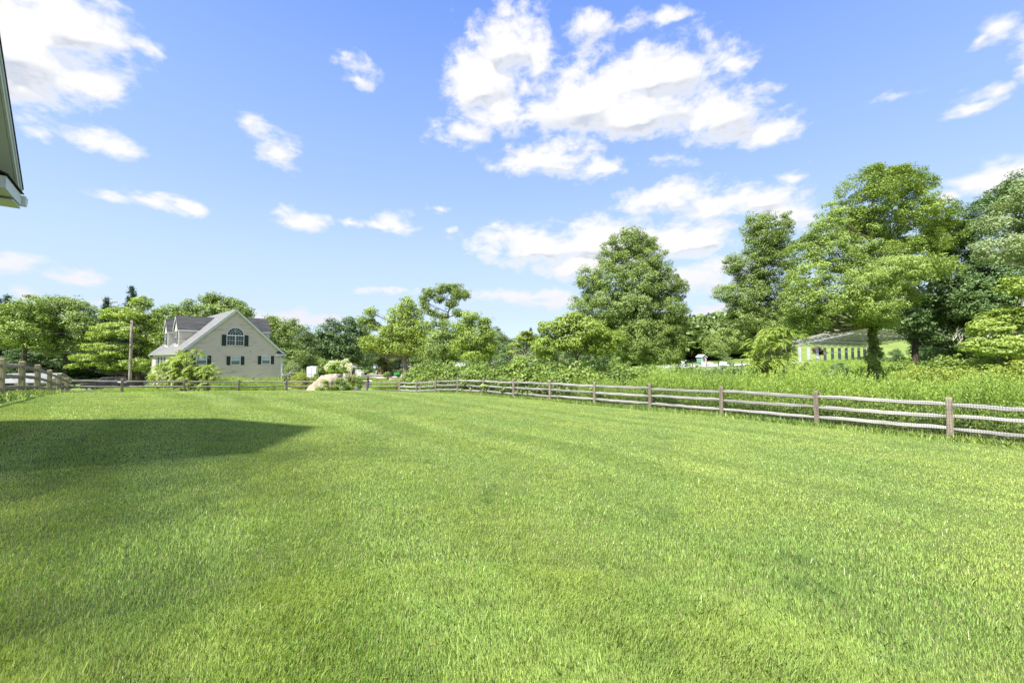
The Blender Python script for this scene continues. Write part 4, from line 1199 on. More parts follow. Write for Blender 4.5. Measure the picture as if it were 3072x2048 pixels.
# ================================================================== white trailer, hydrangea, boulder, arbour, little buildings
def trailer():
    Y = 80; c = P(934, 1110, Y); gz = H(c.x, c.y) + .02
    k = Y / FPX
    root = thing('horse_trailer', (c.x, c.y, gz), 'white two door horse trailer seen from behind, right of the weeping tree', 'trailer')
    w = 28 * k; zt = P(934, 1100, Y).z; zb = gz + .45
    m = MB(); x0, x1 = c.x - w / 2, c.x + w / 2
    r = .12
    prof = [(x0, zb), (x0, zt - r), (x0 + r, zt), (x1 - r, zt), (x1, zt - r), (x1, zb)]
    m.prism([Vector((x, Y, z)) for x, z in prof], (-1.5, 4.2, 0)); m.build('body', M_white, root)
    for sg in (-1, 1):
        d = MB(); cx = c.x + sg * w * .245; dw = w * .42
        d.prism([Vector((cx - dw / 2, Y - .04, zb + .1)), Vector((cx + dw / 2, Y - .04, zb + .1)), Vector((cx + dw / 2, Y - .04, zt - .18)), Vector((cx - dw / 2, Y - .04, zt - .18))], (0, .04, 0))
        dd = d.build('door', pmat('door_white', (.62, .67, .74), .4, 0, .03), root)
        d = MB(); d.bar((cx - dw / 2, Y - .06, zb + (zt - zb) * .32), (cx + dw / 2, Y - .06, zb + (zt - zb) * .32), .05, .07); d.build('door_bar', pmat('grey_bar', (.25, .26, .28), .4), dd)
    d = MB(); d.bar((c.x, Y - .03, zb), (c.x, Y - .03, zt - .1), .10, .06, up=Vector((0, 1, 0))); d.build('centre_post', pmat('grey_post', (.3, .32, .35), .4), root)
    d = MB(); d.box((c.x, Y + .5, zt + .05), (.5, .5, .12)); d.build('roof_vent', M_white, root)
    for sg in (-1, 1):
        MB().tube([(c.x + sg * (w / 2 - .25), Y + 2, gz + .36), (c.x + sg * (w / 2 + .02), Y + 2, gz + .36)], .36, 14).build('wheel', M_black, root)
trailer()

def boulder():
    Y = 31.8
    prof = [(924, 1185), (926, 1170), (931, 1156), (940, 1150), (950, 1146), (960, 1140), (966, 1130), (974, 1124.5), (986, 1122), (1000, 1120), (1013, 1120.5), (1019, 1125), (1023, 1140), (1027, 1158), (1030, 1185)]
    px = np.array([p[0] for p in prof], float); py = np.array([p[1] for p in prof], float)
    c = P(978, 1172, Y); gz = H(c.x, Y) - .3
    root_z = gz
    n, m = 72, 40
    us = np.linspace(924, 1030, n); top = np.interp(us, px, py)
    v = []; f = []
    L = 106 / FPX * Y
    for i, u in enumerate(us):
        t = (i / (n - 1)) * 2 - 1
        hd = 1.05 * max(0.02, (1 - abs(t) ** 3)) ** .5
        zt = P(u, top[i], Y).z; X = P(u, 1100, Y).x
        for j in range(m):
            a = math.pi * j / (m - 1)
            ca, sa = math.cos(a), math.sin(a)
            dy = -math.copysign(abs(ca) ** .75, ca) * hd
            z = gz + (zt - gz) * abs(sa) ** .55
            q = Vector((X, Y + dy, z))
            d = mnoise.fractal(q * 1.6, .8, 2.1, 5) * .13 + mnoise.fractal(q * 6, .7, 2.1, 4) * .03
            crack = math.exp(-((u - (992 + (z - gz) * 5 + 3 * math.sin(z * 5))) / 1.3) ** 2) * .07 * (1 if ca > 0 else 0)
            dirv = Vector((t * .3, -ca, sa * .6)).normalized()
            q = q + dirv * (d * sa ** .3 - crack)
            v.append(tuple(q))
    for i in range(n - 1):
        for j in range(m - 1):
            f.append((i * m + j, i * m + j + 1, (i + 1) * m + j + 1, (i + 1) * m + j))
    me = bpy.data.meshes.new('boulder'); me.from_pydata(v, [], f); me.update()
    mt = bpy.data.materials.new('tan_granite'); nt, ns, lk = nodes_of(mt)
    g = N(nt, 'ShaderNodeNewGeometry')
    a = N(nt, 'ShaderNodeTexNoise', inp={'Scale': 2.2, 'Detail': 8.0, 'Roughness': .65}); lk.new(g.outputs['Position'], a.inputs['Vector'])
    b = N(nt, 'ShaderNodeTexNoise', inp={'Scale': 26.0, 'Detail': 5.0}); lk.new(g.outputs['Position'], b.inputs['Vector'])
    col = mixc(nt, smooth(nt, a.outputs['Fac'], .35, .65), (.27, .225, .155), (.40, .35, .265))
    col = mixc(nt, math_n(nt, 'MULTIPLY', smooth(nt, b.outputs['Fac'], .55, .7), .5), col, (.25, .18, .10))
    p = N(nt, 'ShaderNodeBsdfPrincipled', inp={'Roughness': .9, 'Specular IOR Level': .1}); lk.new(col, p.inputs['Base Color'])
    bp = N(nt, 'ShaderNodeBump', inp={'Strength': .8, 'Distance': .06}); lk.new(a.outputs['Fac'], bp.inputs['Height']); lk.new(bp.outputs[0], p.inputs['Normal'])
    o = N(nt, 'ShaderNodeOutputMaterial'); lk.new(p.outputs[0], o.inputs[0])
    me.materials.append(mt); me.polygons.foreach_set('use_smooth', [True] * len(me.polygons))
    ob = bpy.data.objects.new('boulder', me); COL.objects.link(ob)
    tag(ob, 'large tan boulder with a stepped left side in the flower bed by the far fence', 'boulder')
boulder()

def pergola():
    Y = 45; root = thing('pergola', (P(858, 1150, Y).x, Y, H(P(858, 1150, Y).x, Y)), 'weathered grey timber pergola at the right corner of the beige house', 'pergola')
    for (px, dy) in ((867, 0), (867, 2.2), (838, 2.2)):
        a = P(px, 1128, Y + dy); gz = H(a.x, a.y)
        MB().tube([(a.x, a.y, gz - .2), (a.x, a.y, a.z)], .09, 8).build('post', W_post, root)
    for k in range(2):
        a = P(845, 1122, Y + k * 2.2); b = P(872, 1122, Y + k * 2.2)
        a.z = b.z = P(845, 1124, Y).z; MB().bar(a, b, .06, .16).build('beam', W_rail, root)
    for k in range(5):
        a = P(847 + k * 5.6, 1121, Y - .3); a.z = P(845, 1120.5, Y).z; MB().bar(a, a + Vector((0, 3.0, 0)), .05, .10).build('rafter', W_rail, root)
    a = P(850, 1134, Y); b = P(861, 1145, Y); MB().bar(a, b, .05, .05).build('brace', W_post, root)
    a = P(867, 1134, Y); b = P(860.5, 1125, Y); MB().bar(a, b, .06, .06).build('brace', W_post, root)
pergola()

M_barn = siding_mat('barn_boards', (.58, .36, .19), (.45, .27, .13), .2, .3, True)
M_barnroof = pmat('metal_roof', (.50, .53, .58), .45, .2, .1, .4)
M_green = pmat('barn_green', (.02, .12, .08), .5)
def gable_building(root, c0, f, d, Lf, Dp, gz, ez, rz, wall, roofm, o_=.35, trim=None, ox=.3):
    """c0 front left corner, f along the front, d depth"""
    w = MB()
    w.prism([c0 + UP * gz, c0 + UP * ez, c0 + d * Dp / 2 + UP * rz, c0 + d * Dp + UP * ez, c0 + d * Dp + UP * gz], f * Lf)
    w.build('wall', wall, root)
    for sg in (0, 1):
        sl = (rz - ez) / (Dp / 2); r_ = MB()
        p0 = d * (Dp / 2) + UP * (rz + .03)
        p1 = d * (-o_) + UP * (ez - o_ * sl + .03) if sg == 0 else d * (Dp + o_) + UP * (ez - o_ * sl + .03)
        r_.prism([c0 - f * ox + p0, c0 - f * ox + p1, c0 + f * (Lf + ox) + p1, c0 + f * (Lf + ox) + p0], UP * .08); r_.build('roof', roofm, root)
        if trim:
            t = MB()
            for off in (-ox - .02, Lf + ox - .10):
                q0, q1 = c0 + f * off + p0, c0 + f * off + p1
                t.prism([q0 - UP * .01, q1 - UP * .01, q1 - UP * .30, q0 - UP * .30], f * .12)
            if sg == 0:
                q0, q1 = c0 - f * ox + p1, c0 + f * (Lf + ox) + p1
                t.prism([q0 - UP * .01, q1 - UP * .01, q1 - UP * .28, q0 - UP * .28], -d * .06)
            t.build('trim', trim, root)

def barns():
    def sec(name, label, px0, px1, Y, ridge_y, eave_y, dp, windows=(), door=False, gabledoor=False):
        a = P(px0, 1110, Y); b = P(px1, 1110, Y * 1.03)
        f = Vector((b.x - a.x, b.y - a.y, 0)); Lf = f.length; f.normalize(); d = Vector((-f.y, f.x, 0))
        gz = H(a.x, a.y) - .6; ez = P(px0, eave_y, Y).z; rz = P(px0, ridge_y, Y + dp / 2).z
        c0 = Vector((a.x, a.y, 0))
        root = thing(name, (a.x, a.y, gz + .6), label, 'barn', 'row of tan stable barns')
        gable_building(root, c0, f, d, Lf, dp, gz, ez, rz, M_barn, M_barnroof, .5, M_white, .5)
        for (px, w, h, kind) in windows:
            u = (P(px, 1100, Y).x - a.x) / f.x; z = ez - .5 - h / 2
            if kind == 'x':
                m = MB(); m.prism([c0 + f * (u - w / 2) - d * .05 + UP * (z - h / 2), c0 + f * (u + w / 2) - d * .05 + UP * (z - h / 2), c0 + f * (u + w / 2) - d * .05 + UP * (z + h / 2), c0 + f * (u - w / 2) - d * .05 + UP * (z + h / 2)], d * .05)
                fr = m.build('window', M_white, root)
                for q in range(4):
                    m = MB(); cxy = [(0, .72), (.72, 0), (0, -.72), (-.72, 0)][q]; e = .26
                    tri = {0: [(-.5, .78), (.5, .78), (0, .22)], 2: [(-.5, -.78), (.5, -.78), (0, -.22)], 1: [(.78, .5), (.78, -.5), (.22, 0)], 3: [(-.78, .5), (-.78, -.5), (-.22, 0)]}[q]
                    m.prism([c0 + f * (u + x * w / 2) - d * .07 + UP * (z + y_ * h / 2) for x, y_ in tri], d * .018); m.build('pane', M_black, fr)
            else:
                m = MB(); m.prism([c0 + f * (u - w / 2) - d * .04 + UP * (z - h / 2), c0 + f * (u + w / 2) - d * .04 + UP * (z - h / 2), c0 + f * (u + w / 2) - d * .04 + UP * (z + h / 2), c0 + f * (u - w / 2) - d * .04 + UP * (z + h / 2)], d * .04)
                m.build('door', M_green, root)
        return root, c0, f, d, gz, ez, rz
    root, c0, f, d, gz, ez, rz = sec('stable_barn', 'tan stable barn section with green gable door at the left end of the row', 1126, 1212, 148, 1091.5, 1100.5, 4.5, ((1141, 1.9, 1.9, 'x'),))
    # green gable end of the left section
    g = MB(); dp = 4.5
    g.prism([c0 - f * .04 + d * .1 + UP * gz, c0 - f * .04 + d * .1 + UP * ez, c0 - f * .04 + d * dp / 2 + UP * (rz - .1), c0 - f * .04 + d * (dp - .1) + UP * ez, c0 - f * .04 + d * (dp - .1) + UP * gz], -f * .03); g.build('gable_boards', M_green, root)
    sec('stable_barn', 'tan stable barn section with a white crossed window behind the tall pale trunk', 1170, 1216, 138, 1092, 1099.5, 6, ((1197.5, 1.25, 1.1, 'x'), (1211, .7, 1.0, 'd')))
    sec('stable_barn', 'tan stable barn section with metal roof right of the pale trunk', 1228, 1300, 138, 1090.5, 1098.5, 6, ((1231, .8, 1.2, 'd'), (1248, .6, 1.0, 'd')))
    sec('stable_barn', 'long grey metal barn roof showing above the vines', 1304, 1475, 138, 1088, 1096, 6)
    sec('stable_barn', 'grey barn roof over the vine hedge left of the small yellow tree', 1482, 1600, 130, 1082, 1091.5, 7, ((1497, 2.0, 1.6, 'd'),))
barns()

def garden_hut():
    Y = 126; c = P(2122, 1080, Y)
    gz = P(2122, 1088.5, Y).z
    f = Vector((.97, .25, 0)).normalized(); d = Vector((-f.y, f.x, 0))
    # gable faces the viewer: build with its long side running away
    root = thing('green_hut', (c.x, c.y, gz), 'tiny green hut with white trim and a red door by the riding ring', 'hut')
    k = Y / FPX
    c0 = P(2104.5, 1080, Y); c0.z = 0; w = 17 * k
    x = f; y = d
    ez = P(2110, 1069.5, Y).z; rz = P(2112, 1063.5, Y).z
    # gable_building with front = side wall: run the ridge along depth
    m = MB(); Dp = 2.2
    m.prism([c0 + UP * gz, c0 + x * w + UP * gz, c0 + x * w + UP * ez, c0 + x * w / 2 + UP * rz, c0 + UP * ez], y * Dp); m.build('wall', pmat('hut_green', (.16, .32, .26), .6), root)
    for sg in (-1, 1):
        r_ = MB(); e = c0 + x * (w / 2 + sg * (w / 2 + .22)) + UP * (ez - .22 * (rz - ez) / (w / 2)); t = c0 + x * w / 2 + UP * rz
        r_.prism([t - y * .25, e - y * .25, e + y * (Dp + .25), t + y * (Dp + .25)], UP * .07); r_.build('roof', pmat('hut_roof', (.42, .44, .47), .8), root)
        r_ = MB(); r_.prism([t - y * .27, e - y * .27, e - y * .27 - UP * .16, t - y * .27 - UP * .16], y * .03); r_.build('trim', M_white, root)
    cb = MB()
    for u in (0.0, w - .16): cb.prism([c0 + x * u - y * .03 + UP * gz, c0 + x * (u + .16) - y * .03 + UP * gz, c0 + x * (u + .16) - y * .03 + UP * ez, c0 + x * u - y * .03 + UP * ez], y * .03)
    cb.build('corner_board', M_white, root)
    u = w / 2
    dr = MB(); dr.prism([c0 + x * (u - .42) - y * .04 + UP * gz, c0 + x * (u + .42) - y * .04 + UP * gz, c0 + x * (u + .42) - y * .04 + UP * (ez - .15), c0 + x * (u - .42) - y * .04 + UP * (ez - .15)], y * .04); dd = dr.build('door_frame', M_white, root)
    dr = MB(); dr.prism([c0 + x * (u - .28) - y * .06 + UP * gz, c0 + x * (u + .28) - y * .06 + UP * gz, c0 + x * (u + .28) - y * .06 + UP * (gz + .75), c0 + x * (u - .28) - y * .06 + UP * (gz + .75)], y * .02); dr.build('door', pmat('red', (.65, .02, .02), .5), dd)
    dr = MB(); dr.prism([c0 + x * (u - .26) - y * .06 + UP * (gz + .75), c0 + x * (u + .26) - y * .06 + UP * (gz + .75), c0 + x * (u + .26) - y * .06 + UP * (ez - .35), c0 + x * (u - .26) - y * .06 + UP * (ez - .35)], y * .02); dr.build('pane', M_glass, dd)
    # white ring wall pieces
    def wall(px0, px1, y0, y1, Yw, label, n=1):
        a = P(px0, y1, Yw); b = P(px1, y1, Yw); mb_ = MB()
        zt = P(px0, y0, Yw).z; zb = P(px0, y1, Yw).z - .4
        mb_.prism([Vector((a.x, Yw, zb)), Vector((b.x, Yw, zb)), Vector((b.x, Yw, zt)), Vector((a.x, Yw, zt))], (0, .2, 0))
        o = mb_.build('jump_wall', M_white, None); tag(o, label, 'jump wall', 'white show jump pieces'); return o
    wall(2105, 2138, 1085.5, 1088.8, 118, 'white low block directly in front of the green hut')
    w_ = wall(2044, 2053, 1083, 1088.5, 117, 'white castellated jump stand left of the green hut')
    wall(2160, 2180, 1084, 1088, 117, 'white low jump wall right of the green hut behind leaves')
garden_hut()

def solar_canopy():
    r = Vector((.84, .54, 0)).normalized(); q = Vector((r.y, -r.x, 0))
    low = P(2370, 1025, 106); low0 = Vector((low.x, low.y, 0)); zl = low.z
    zh = P(2562, 978, 95).z; Wd = 13.0; Lr = 44
    root = thing('solar_canopy', (low.x, low.y, H(low.x, low.y)), 'long open steel canopy with tilted beige panels on thick grey columns behind the right trees', 'canopy')
    def C(u, v, dz=0): return low0 + r * u + q * v + UP * (zl + (zh - zl) * v / Wd + dz)
    M_steel = pmat('galvanised', (.42, .44, .46), .45, .3, .08, 2)
    M_panel = pmat('panel_underside', (.78, .70, .62), .6, 0, .1, 1)
    for i in range(11):
        for j in range(3):
            pnl = MB(); u0, u1 = i * 4.0 + .06, i * 4.0 + 3.94; v0, v1 = j * Wd / 3 + .05, (j + 1) * Wd / 3 - .05
            pnl.prism([C(u0, v0), C(u1, v0), C(u1, v1), C(u0, v1)], UP * .06); pnl.build('panel', M_panel, root)
    for j in range(13):
        b = MB(); v = j * Wd / 12; b.bar(C(0, v, -.12), C(Lr, v, -.12), .10, .16); b.build('purlin', M_steel, root)
    for i in range(12):
        u = min(i * 4.0, Lr); t = MB()
        t.bar(C(u, 0, -.28), C(u, Wd, -.28), .12, .12)
        t.bar(C(u, 0.5, -1.15), C(u, Wd, -1.55), .12, .12) if i else t.bar(C(u, 0.5, -1.15), C(u, Wd, -1.55), .14, .14)
        nn = 8
        for k in range(nn):
            va = Wd * k / nn; vb = Wd * (k + .5) / nn; vc = Wd * (k + 1) / nn
            t.bar(C(u, va, -.3), C(u, vb, -1.2 - .3 * vb / Wd), .07, .07); t.bar(C(u, vb, -1.2 - .3 * vb / Wd), C(u, vc, -.3), .07, .07)
        t.build('truss', M_steel, root)
    for v in (4.0, 6.5):
        b = MB(); b.bar(C(0, v, -1.55), C(Lr, v, -1.55), .2, .22); b.build('girder', M_steel, root)
    M_conc = pmat('concrete_column', (.36, .375, .39), .8, 0, .15, 2)
    cols = [2400, 2427, 2452, 2475.5, 2498, 2519, 2539.5, 2558.5, 2577, 2594.5, 2610, 2624]
    for i, px in enumerate(cols):
        Y = 100 + i * 2.0
        p = P(px, 1080, Y); z0 = H(p.x, p.y) - .5; z1 = P(px, 1041 + .4 * i, Y).z
        MB().box((p.x, p.y, (z0 + z1) / 2), (.60, .60, z1 - z0), Matrix.Rotation(.93, 3, 'Z')).build('column', M_conc, root)
solar_canopy()

def tractor():
    Y = 105; c = P(1181, 1126, Y); gz = P(1181, 1131, Y).z
    root = thing('compact_tractor', (c.x, c.y, gz), 'small green tractor with roll bar and orange triangle, half hidden in the shrubs', 'tractor')
    G = pmat('tractor_green', (.03, .25, .05), .4); k = Y / FPX
    x = c.x
    MB().box((x + .8, Y, gz + .85), (1.5, .8, .6), taper=.8).build('hood', G, root)
    MB().box((x - .1, Y, gz + .55), (2.4, .7, .4)).build('chassis', M_black, root)
    s_ = MB(); s_.box((x - .3, Y, gz + .95), (.5, .5, .12)).box((x - .52, Y, gz + 1.15), (.1, .5, .4)); s_.build('seat', M_black, root)
    rb = MB(); rb.tube([(x - 1.2, Y - .5, gz + .8), (x - 1.2, Y - .5, gz + 1.75), (x - .75, Y - .45, gz + 1.82), (x - .35, Y - .5, gz + 1.75), (x - .35, Y - .5, gz + .8)], .05, 6); rb.build('roll_bar', M_black, root)
    t = MB(); tx, tz = x - .72, gz + .55
    t.prism([Vector((tx - .3, Y - .55, tz)), Vector((tx + .3, Y - .55, tz)), Vector((tx + .12, Y - .55, tz + .6)), Vector((tx - .12, Y - .55, tz + .6))], (0, .03, 0)); t.build('warning_triangle', pmat('orange_red', (.8, .10, .02), .5), root)
    for (dx, r_) in ((-.8, .6), (1.2, .38)):
        for sg in (-1, 1): MB().tube([(x + dx, Y + sg * .45, gz + r_), (x + dx, Y + sg * .7, gz + r_)], r_, 16).build('wheel', M_black, root)
tractor()

def little_things():
    # gazebo behind the hydrangea
    Y = 78; c = P(1050, 1110, Y); gz = H(c.x, Y)
    root = thing('garden_kiosk', (c.x, Y, gz), 'small grey roofed white kiosk behind the hydrangea', 'kiosk')
    zt = P(1050, 1102, Y).z; zp = P(1047, 1091, Y).z; w = 1.15
    r_ = MB(); b = len(r_.v)
    ring = [Vector((c.x + 1.25 * w * math.cos(a * math.pi / 3), Y + 1.25 * w * math.sin(a * math.pi / 3), zt)) for a in range(6)]
    for i in range(6): r_.prism([ring[i], ring[(i + 1) % 6], Vector((c.x, Y, zp))], UP * -.04)
    r_.build('roof', pmat('kiosk_roof', (.22, .21, .22), .9), root)
    for a in range(6):
        MB().tube([(c.x + w * math.cos(a * math.pi / 3), Y + w * math.sin(a * math.pi / 3), gz), (c.x + w * math.cos(a * math.pi / 3), Y + w * math.sin(a * math.pi / 3), zt)], .07, 6).build('post', M_white, root)
    m = MB(); m.tube([(c.x, Y, gz), (c.x, Y, gz + 1.0)], w * .92, 6); m.build('low_wall', pmat('kiosk_wall', (.5, .45, .38), .8), root)
    # concrete blocks
    M_cb = pmat('concrete_block', (.62, .61, .60), .85)
    for (px, py0, py1, ww, lb) in ((1069, 1109.5, 1116, 8.5, 'pale concrete block nearest the kiosk beside the dirt road'), (1079, 1114.5, 1121, 9, 'pale concrete block right of the first, in front of the dirt pile')):
        a = P(px, py1, 88); zt = P(px, py0, 88).z; ww *= 88 / FPX
        mb_ = MB(); z0 = H(a.x, a.y) - .2
        mb_.prism([Vector((a.x - ww / 2, 88, z0)), Vector((a.x + ww / 2, 88, z0)), Vector((a.x + ww / 2, 88, zt - .1)), Vector((a.x + ww / 2 - .1, 88, zt)), Vector((a.x - ww / 2 + .1, 88, zt)), Vector((a.x - ww / 2, 88, zt - .1))], (.3, 1.0, 0))
        o = mb_.build('concrete_block', M_cb, None); tag(o, lb, 'concrete block', 'concrete blocks by the road')
    # white drum by the barn
    Y = 138; a = P(1132, 1116, Y); z0 = H(a.x, Y) - .1; zt = P(1132, 1112, Y).z
    mb_ = MB(); mb_.tube([(a.x, Y, z0), (a.x, Y, zt - .06), (a.x, Y, zt)], [.34, .34, .30], 14)
    o = mb_.build('storage_drum', M_white, None, smooth_=False); tag(o, 'white drum standing at the corner of the tan barn', 'drum')
    # gravel mounds
    M_grav = ground_mat('gravel_pile', [(.07, .065, .065), (.13, .12, .12), (.30, .29, .29)], 1.5, 12, .8)
    for (px0, px1, yt, Y, nm, lb) in ((1088, 1117, 1135, 50, 'gravel_mound', 'smaller dark gravel mound, left of the pair'), (1118, 1155, 1131.5, 52, 'gravel_mound', 'larger dark gravel mound, right of the pair')):
        cx = (P(px0, 1140, Y).x + P(px1, 1140, Y).x) / 2; hw = abs(P(px1, 1140, Y).x - cx) * 1.25
        z0 = H(cx, Y); h = P(px0, yt, Y).z - z0
        v = []; f = []; n = 40
        for i in range(n + 1):
            for j in range(n + 1):
                x, y = (i / n * 2 - 1), (j / n * 2 - 1); rr_ = math.hypot(x, y)
                zz = max(0, 1 - rr_ ** 1.6) * h + mnoise.fractal(Vector((x * 3 + px0, y * 3, 0)), .8, 2, 5) * .12 - .15
                v.append((cx + x * hw, Y + y * hw * .8, z0 + zz))
        for i in range(n):
            for j in range(n): f.append((i * (n + 1) + j, (i + 1) * (n + 1) + j, (i + 1) * (n + 1) + j + 1, i * (n + 1) + j + 1))
        me = bpy.data.meshes.new(nm); me.from_pydata(v, [], f); me.update(); me.materials.append(M_grav); me.polygons.foreach_set('use_smooth', [True] * len(me.polygons))
        o = bpy.data.objects.new(nm, me); COL.objects.link(o); tag(o, lb, 'gravel mound', 'gravel mounds')
little_things()
# SECTION: vegetation
# ================================================================== trees one can tell apart
make_tree('maple_tree', 'tallest big leafy maple on the right with a vine wrapped trunk and pale upper limbs', 2618, 45,
          [(2590, 600, 78, 66), (2660, 552, 66, 48), (2735, 560, 62, 48), (2755, 630, 62, 60), (2500, 650, 44, 42, -2), (2478, 700, 55, 38, -2), (2420, 750, 54, 46, -1), (2510, 760, 66, 48, -3), (2640, 665, 80, 44, 1), (2585, 700, 60, 44, 0), (2690, 735, 70, 44, 1), (2640, 770, 70, 40, -1), (2560, 810, 60, 40, -1), (2560, 670, 50, 40, 1),
           (2430, 830, 66, 46, -3), (2400, 905, 58, 38, -3), (2480, 900, 74, 42, -4), (2610, 850, 84, 46, -5), (2700, 815, 86, 40, -5), (2790, 800, 80, 34, -4), (2620, 915, 74, 40, -5),
           (2820, 640, 62, 46, 2), (2845, 700, 54, 44, 2), (2775, 730, 60, 40, 1), (2440, 965, 50, 20, -3), (2655, 950, 36, 24, -4), (2380, 955, 36, 18, -2), (2560, 900, 66, 36, -1), (2600, 960, 46, 22, -2), (2700, 885, 56, 34, -1), (2400, 985, 40, 18, -2), (2655, 965, 40, 22, -2), (2620, 512, 40, 18), (2700, 516, 40, 18)],
          L_maple, B_grey, clump=.70, leaf=.165, per=105, cover=.85, trunk_r=.42, seed=11, fork=.44, twigs=9, flat=.58, shell=.35)
make_tree('oak_tree', 'round crowned oak standing alone behind the vine hedge, right of centre', 1888, 58,
          [(1884, 722, 56, 34), (1935, 740, 42, 34), (1832, 768, 50, 38), (1900, 785, 64, 42), (1975, 793, 42, 40), (1765, 842, 38, 38, -1), (1822, 836, 56, 42, -2), (1904, 846, 72, 50, -2), (1990, 850, 50, 42), (2034, 875, 32, 38, 1),
           (1752, 925, 46, 38, -1), (1822, 920, 64, 42, -3), (1905, 925, 62, 40, -3), (1990, 928, 62, 38, -1), (2042, 950, 36, 28, 1), (1921, 1005, 76, 40, -3), (1993, 1010, 62, 44, -1), (1880, 1055, 55, 34, -2), (1957, 1062, 72, 32, -2), (2022, 1045, 44, 38), (1800, 985, 50, 34, 1), (1850, 965, 66, 32, 0), (1935, 968, 70, 32, 0), (1790, 885, 44, 36, 0), (1960, 885, 50, 40, 1), (1880, 900, 60, 44, 1), (1990, 985, 60, 34, 1)],
          L_oak, B_dark, clump=.75, leaf=.19, per=100, cover=.85, trunk_r=.36, seed=12, fork=.25, twigs=9, flat=.65, shell=.3)
make_tree('oak_tree', 'loose narrow oak with two leafy tops, left of the tallest maple', 2272, 56,
          [(2262, 672, 40, 34), (2300, 660, 28, 28), (2362, 668, 20, 32), (2340, 730, 44, 38), (2275, 730, 48, 40), (2196, 790, 34, 34), (2240, 800, 48, 40), (2310, 800, 56, 44), (2368, 770, 34, 40),
           (2178, 880, 44, 28, -1), (2240, 880, 54, 36), (2310, 880, 56, 40), (2350, 930, 46, 36, 1), (2220, 960, 60, 34), (2290, 975, 60, 36), (2200, 1020, 62, 34), (2270, 1035, 60, 32), (2150, 1040, 44, 26), (2350, 1000, 44, 34), (2285, 700, 44, 36), (2335, 700, 30, 34), (2300, 765, 60, 34), (2250, 840, 60, 40), (2300, 930, 66, 36), (2230, 920, 50, 30), (2370, 850, 36, 50)],
          L_oak, B_dark, clump=.72, leaf=.18, per=95, cover=.72, trunk_r=.30, seed=13, fork=.3, twigs=9, flat=.65, shell=.3)
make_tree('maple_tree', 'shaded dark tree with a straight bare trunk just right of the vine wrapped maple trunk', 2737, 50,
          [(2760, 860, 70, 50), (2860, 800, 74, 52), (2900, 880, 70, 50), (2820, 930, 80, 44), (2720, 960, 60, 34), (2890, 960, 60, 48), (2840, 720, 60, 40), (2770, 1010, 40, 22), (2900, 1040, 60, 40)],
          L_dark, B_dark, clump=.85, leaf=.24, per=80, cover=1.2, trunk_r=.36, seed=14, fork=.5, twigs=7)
make_tree('ash_tree', 'pale leaved airy tree cut off by the right edge, in front of darker foliage', 3085, 36,
          [(3060, 640, 74, 60), (3130, 580, 90, 70), (2985, 680, 52, 44), (3020, 740, 70, 44), (3110, 740, 90, 60), (2960, 760, 44, 36), (3100, 680, 60, 60)],
          L_pale, B_pale, clump=.7, leaf=.19, per=65, cover=.75, trunk_r=.28, seed=15, fork=.45, twigs=9, shell=.25)
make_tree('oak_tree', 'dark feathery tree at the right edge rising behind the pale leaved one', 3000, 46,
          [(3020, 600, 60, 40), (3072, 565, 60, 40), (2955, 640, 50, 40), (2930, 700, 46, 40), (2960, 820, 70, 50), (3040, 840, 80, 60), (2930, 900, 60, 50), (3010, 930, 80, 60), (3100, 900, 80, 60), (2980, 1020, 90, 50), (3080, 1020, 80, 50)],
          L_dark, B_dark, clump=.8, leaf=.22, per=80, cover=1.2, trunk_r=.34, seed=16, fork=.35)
make_tree('maple_sapling', 'bright green low branching maple at the right edge above the yellowish vines', 3020, 30,
          [(3060, 860, 50, 34), (3020, 950, 64, 34, 1), (3075, 960, 60, 44), (2965, 985, 56, 30), (3010, 1040, 76, 36), (3085, 1040, 70, 40), (2935, 1035, 44, 26)],
          L_bright, B_dark, clump=.55, leaf=.19, per=70, cover=.9, trunk_r=.12, seed=17, fork=.35, flat=.35)
make_tree('walnut_tree', 'bright spreading multi stemmed tree in front of the round oak, above the vines', 1722, 37,
          [(1650, 985, 40, 30), (1700, 972, 44, 30), (1762, 985, 52, 36), (1640, 1030, 44, 28), (1700, 1020, 52, 32), (1760, 1030, 44, 24, 1), (1812, 1010, 44, 32), (1852, 1014, 36, 22), (1805, 1045, 46, 20), (1640, 1062, 30, 16), (1722, 950, 30, 16)],
          L_bright, B_dark, clump=.55, leaf=.24, per=62, cover=1.0, trunk_r=.16, seed=18, fork=.3, flat=.55, aspect=.35, stems=3, droop=.15)
make_tree('locust_tree', 'bright green tree with forked pale trunk standing before the tan barns', 1218, 92,
          [(1218, 916, 34, 28), (1196, 950, 42, 32), (1240, 945, 34, 34), (1172, 990, 42, 28), (1224, 995, 48, 38), (1111, 975, 32, 24), (1114, 935, 20, 17), (1086, 962, 16, 18), (1268, 992, 38, 34), (1110, 1028, 40, 26), (1160, 1030, 46, 32), (1256, 1032, 40, 28), (1106, 1046, 22, 12), (1152, 1050, 30, 13), (1205, 1046, 40, 22), (1250, 1056, 34, 18)],
          L_bright, B_grey, clump=1.15, leaf=.36, per=60, cover=.9, trunk_r=.55, seed=19, fork=.42, shell=.3)
make_tree('elm_tree', 'tall sparse tree with bare forked limbs against the sky, left of centre', 1340, 96,
          [(1290, 878, 26, 15), (1270, 900, 18, 15), (1332, 868, 30, 15), (1366, 862, 26, 14), (1372, 884, 30, 14), (1397, 884, 18, 12), (1322, 896, 20, 10), (1352, 914, 24, 10), (1300, 938, 22, 9), (1372, 938, 18, 12), (1275, 922, 16, 9), (1330, 950, 20, 8)],
          L_oak, B_dark, clump=.75, leaf=.30, per=50, cover=.8, flat=.9, trunk_r=.34, seed=20, fork=.5, twigs=10, shell=.2)
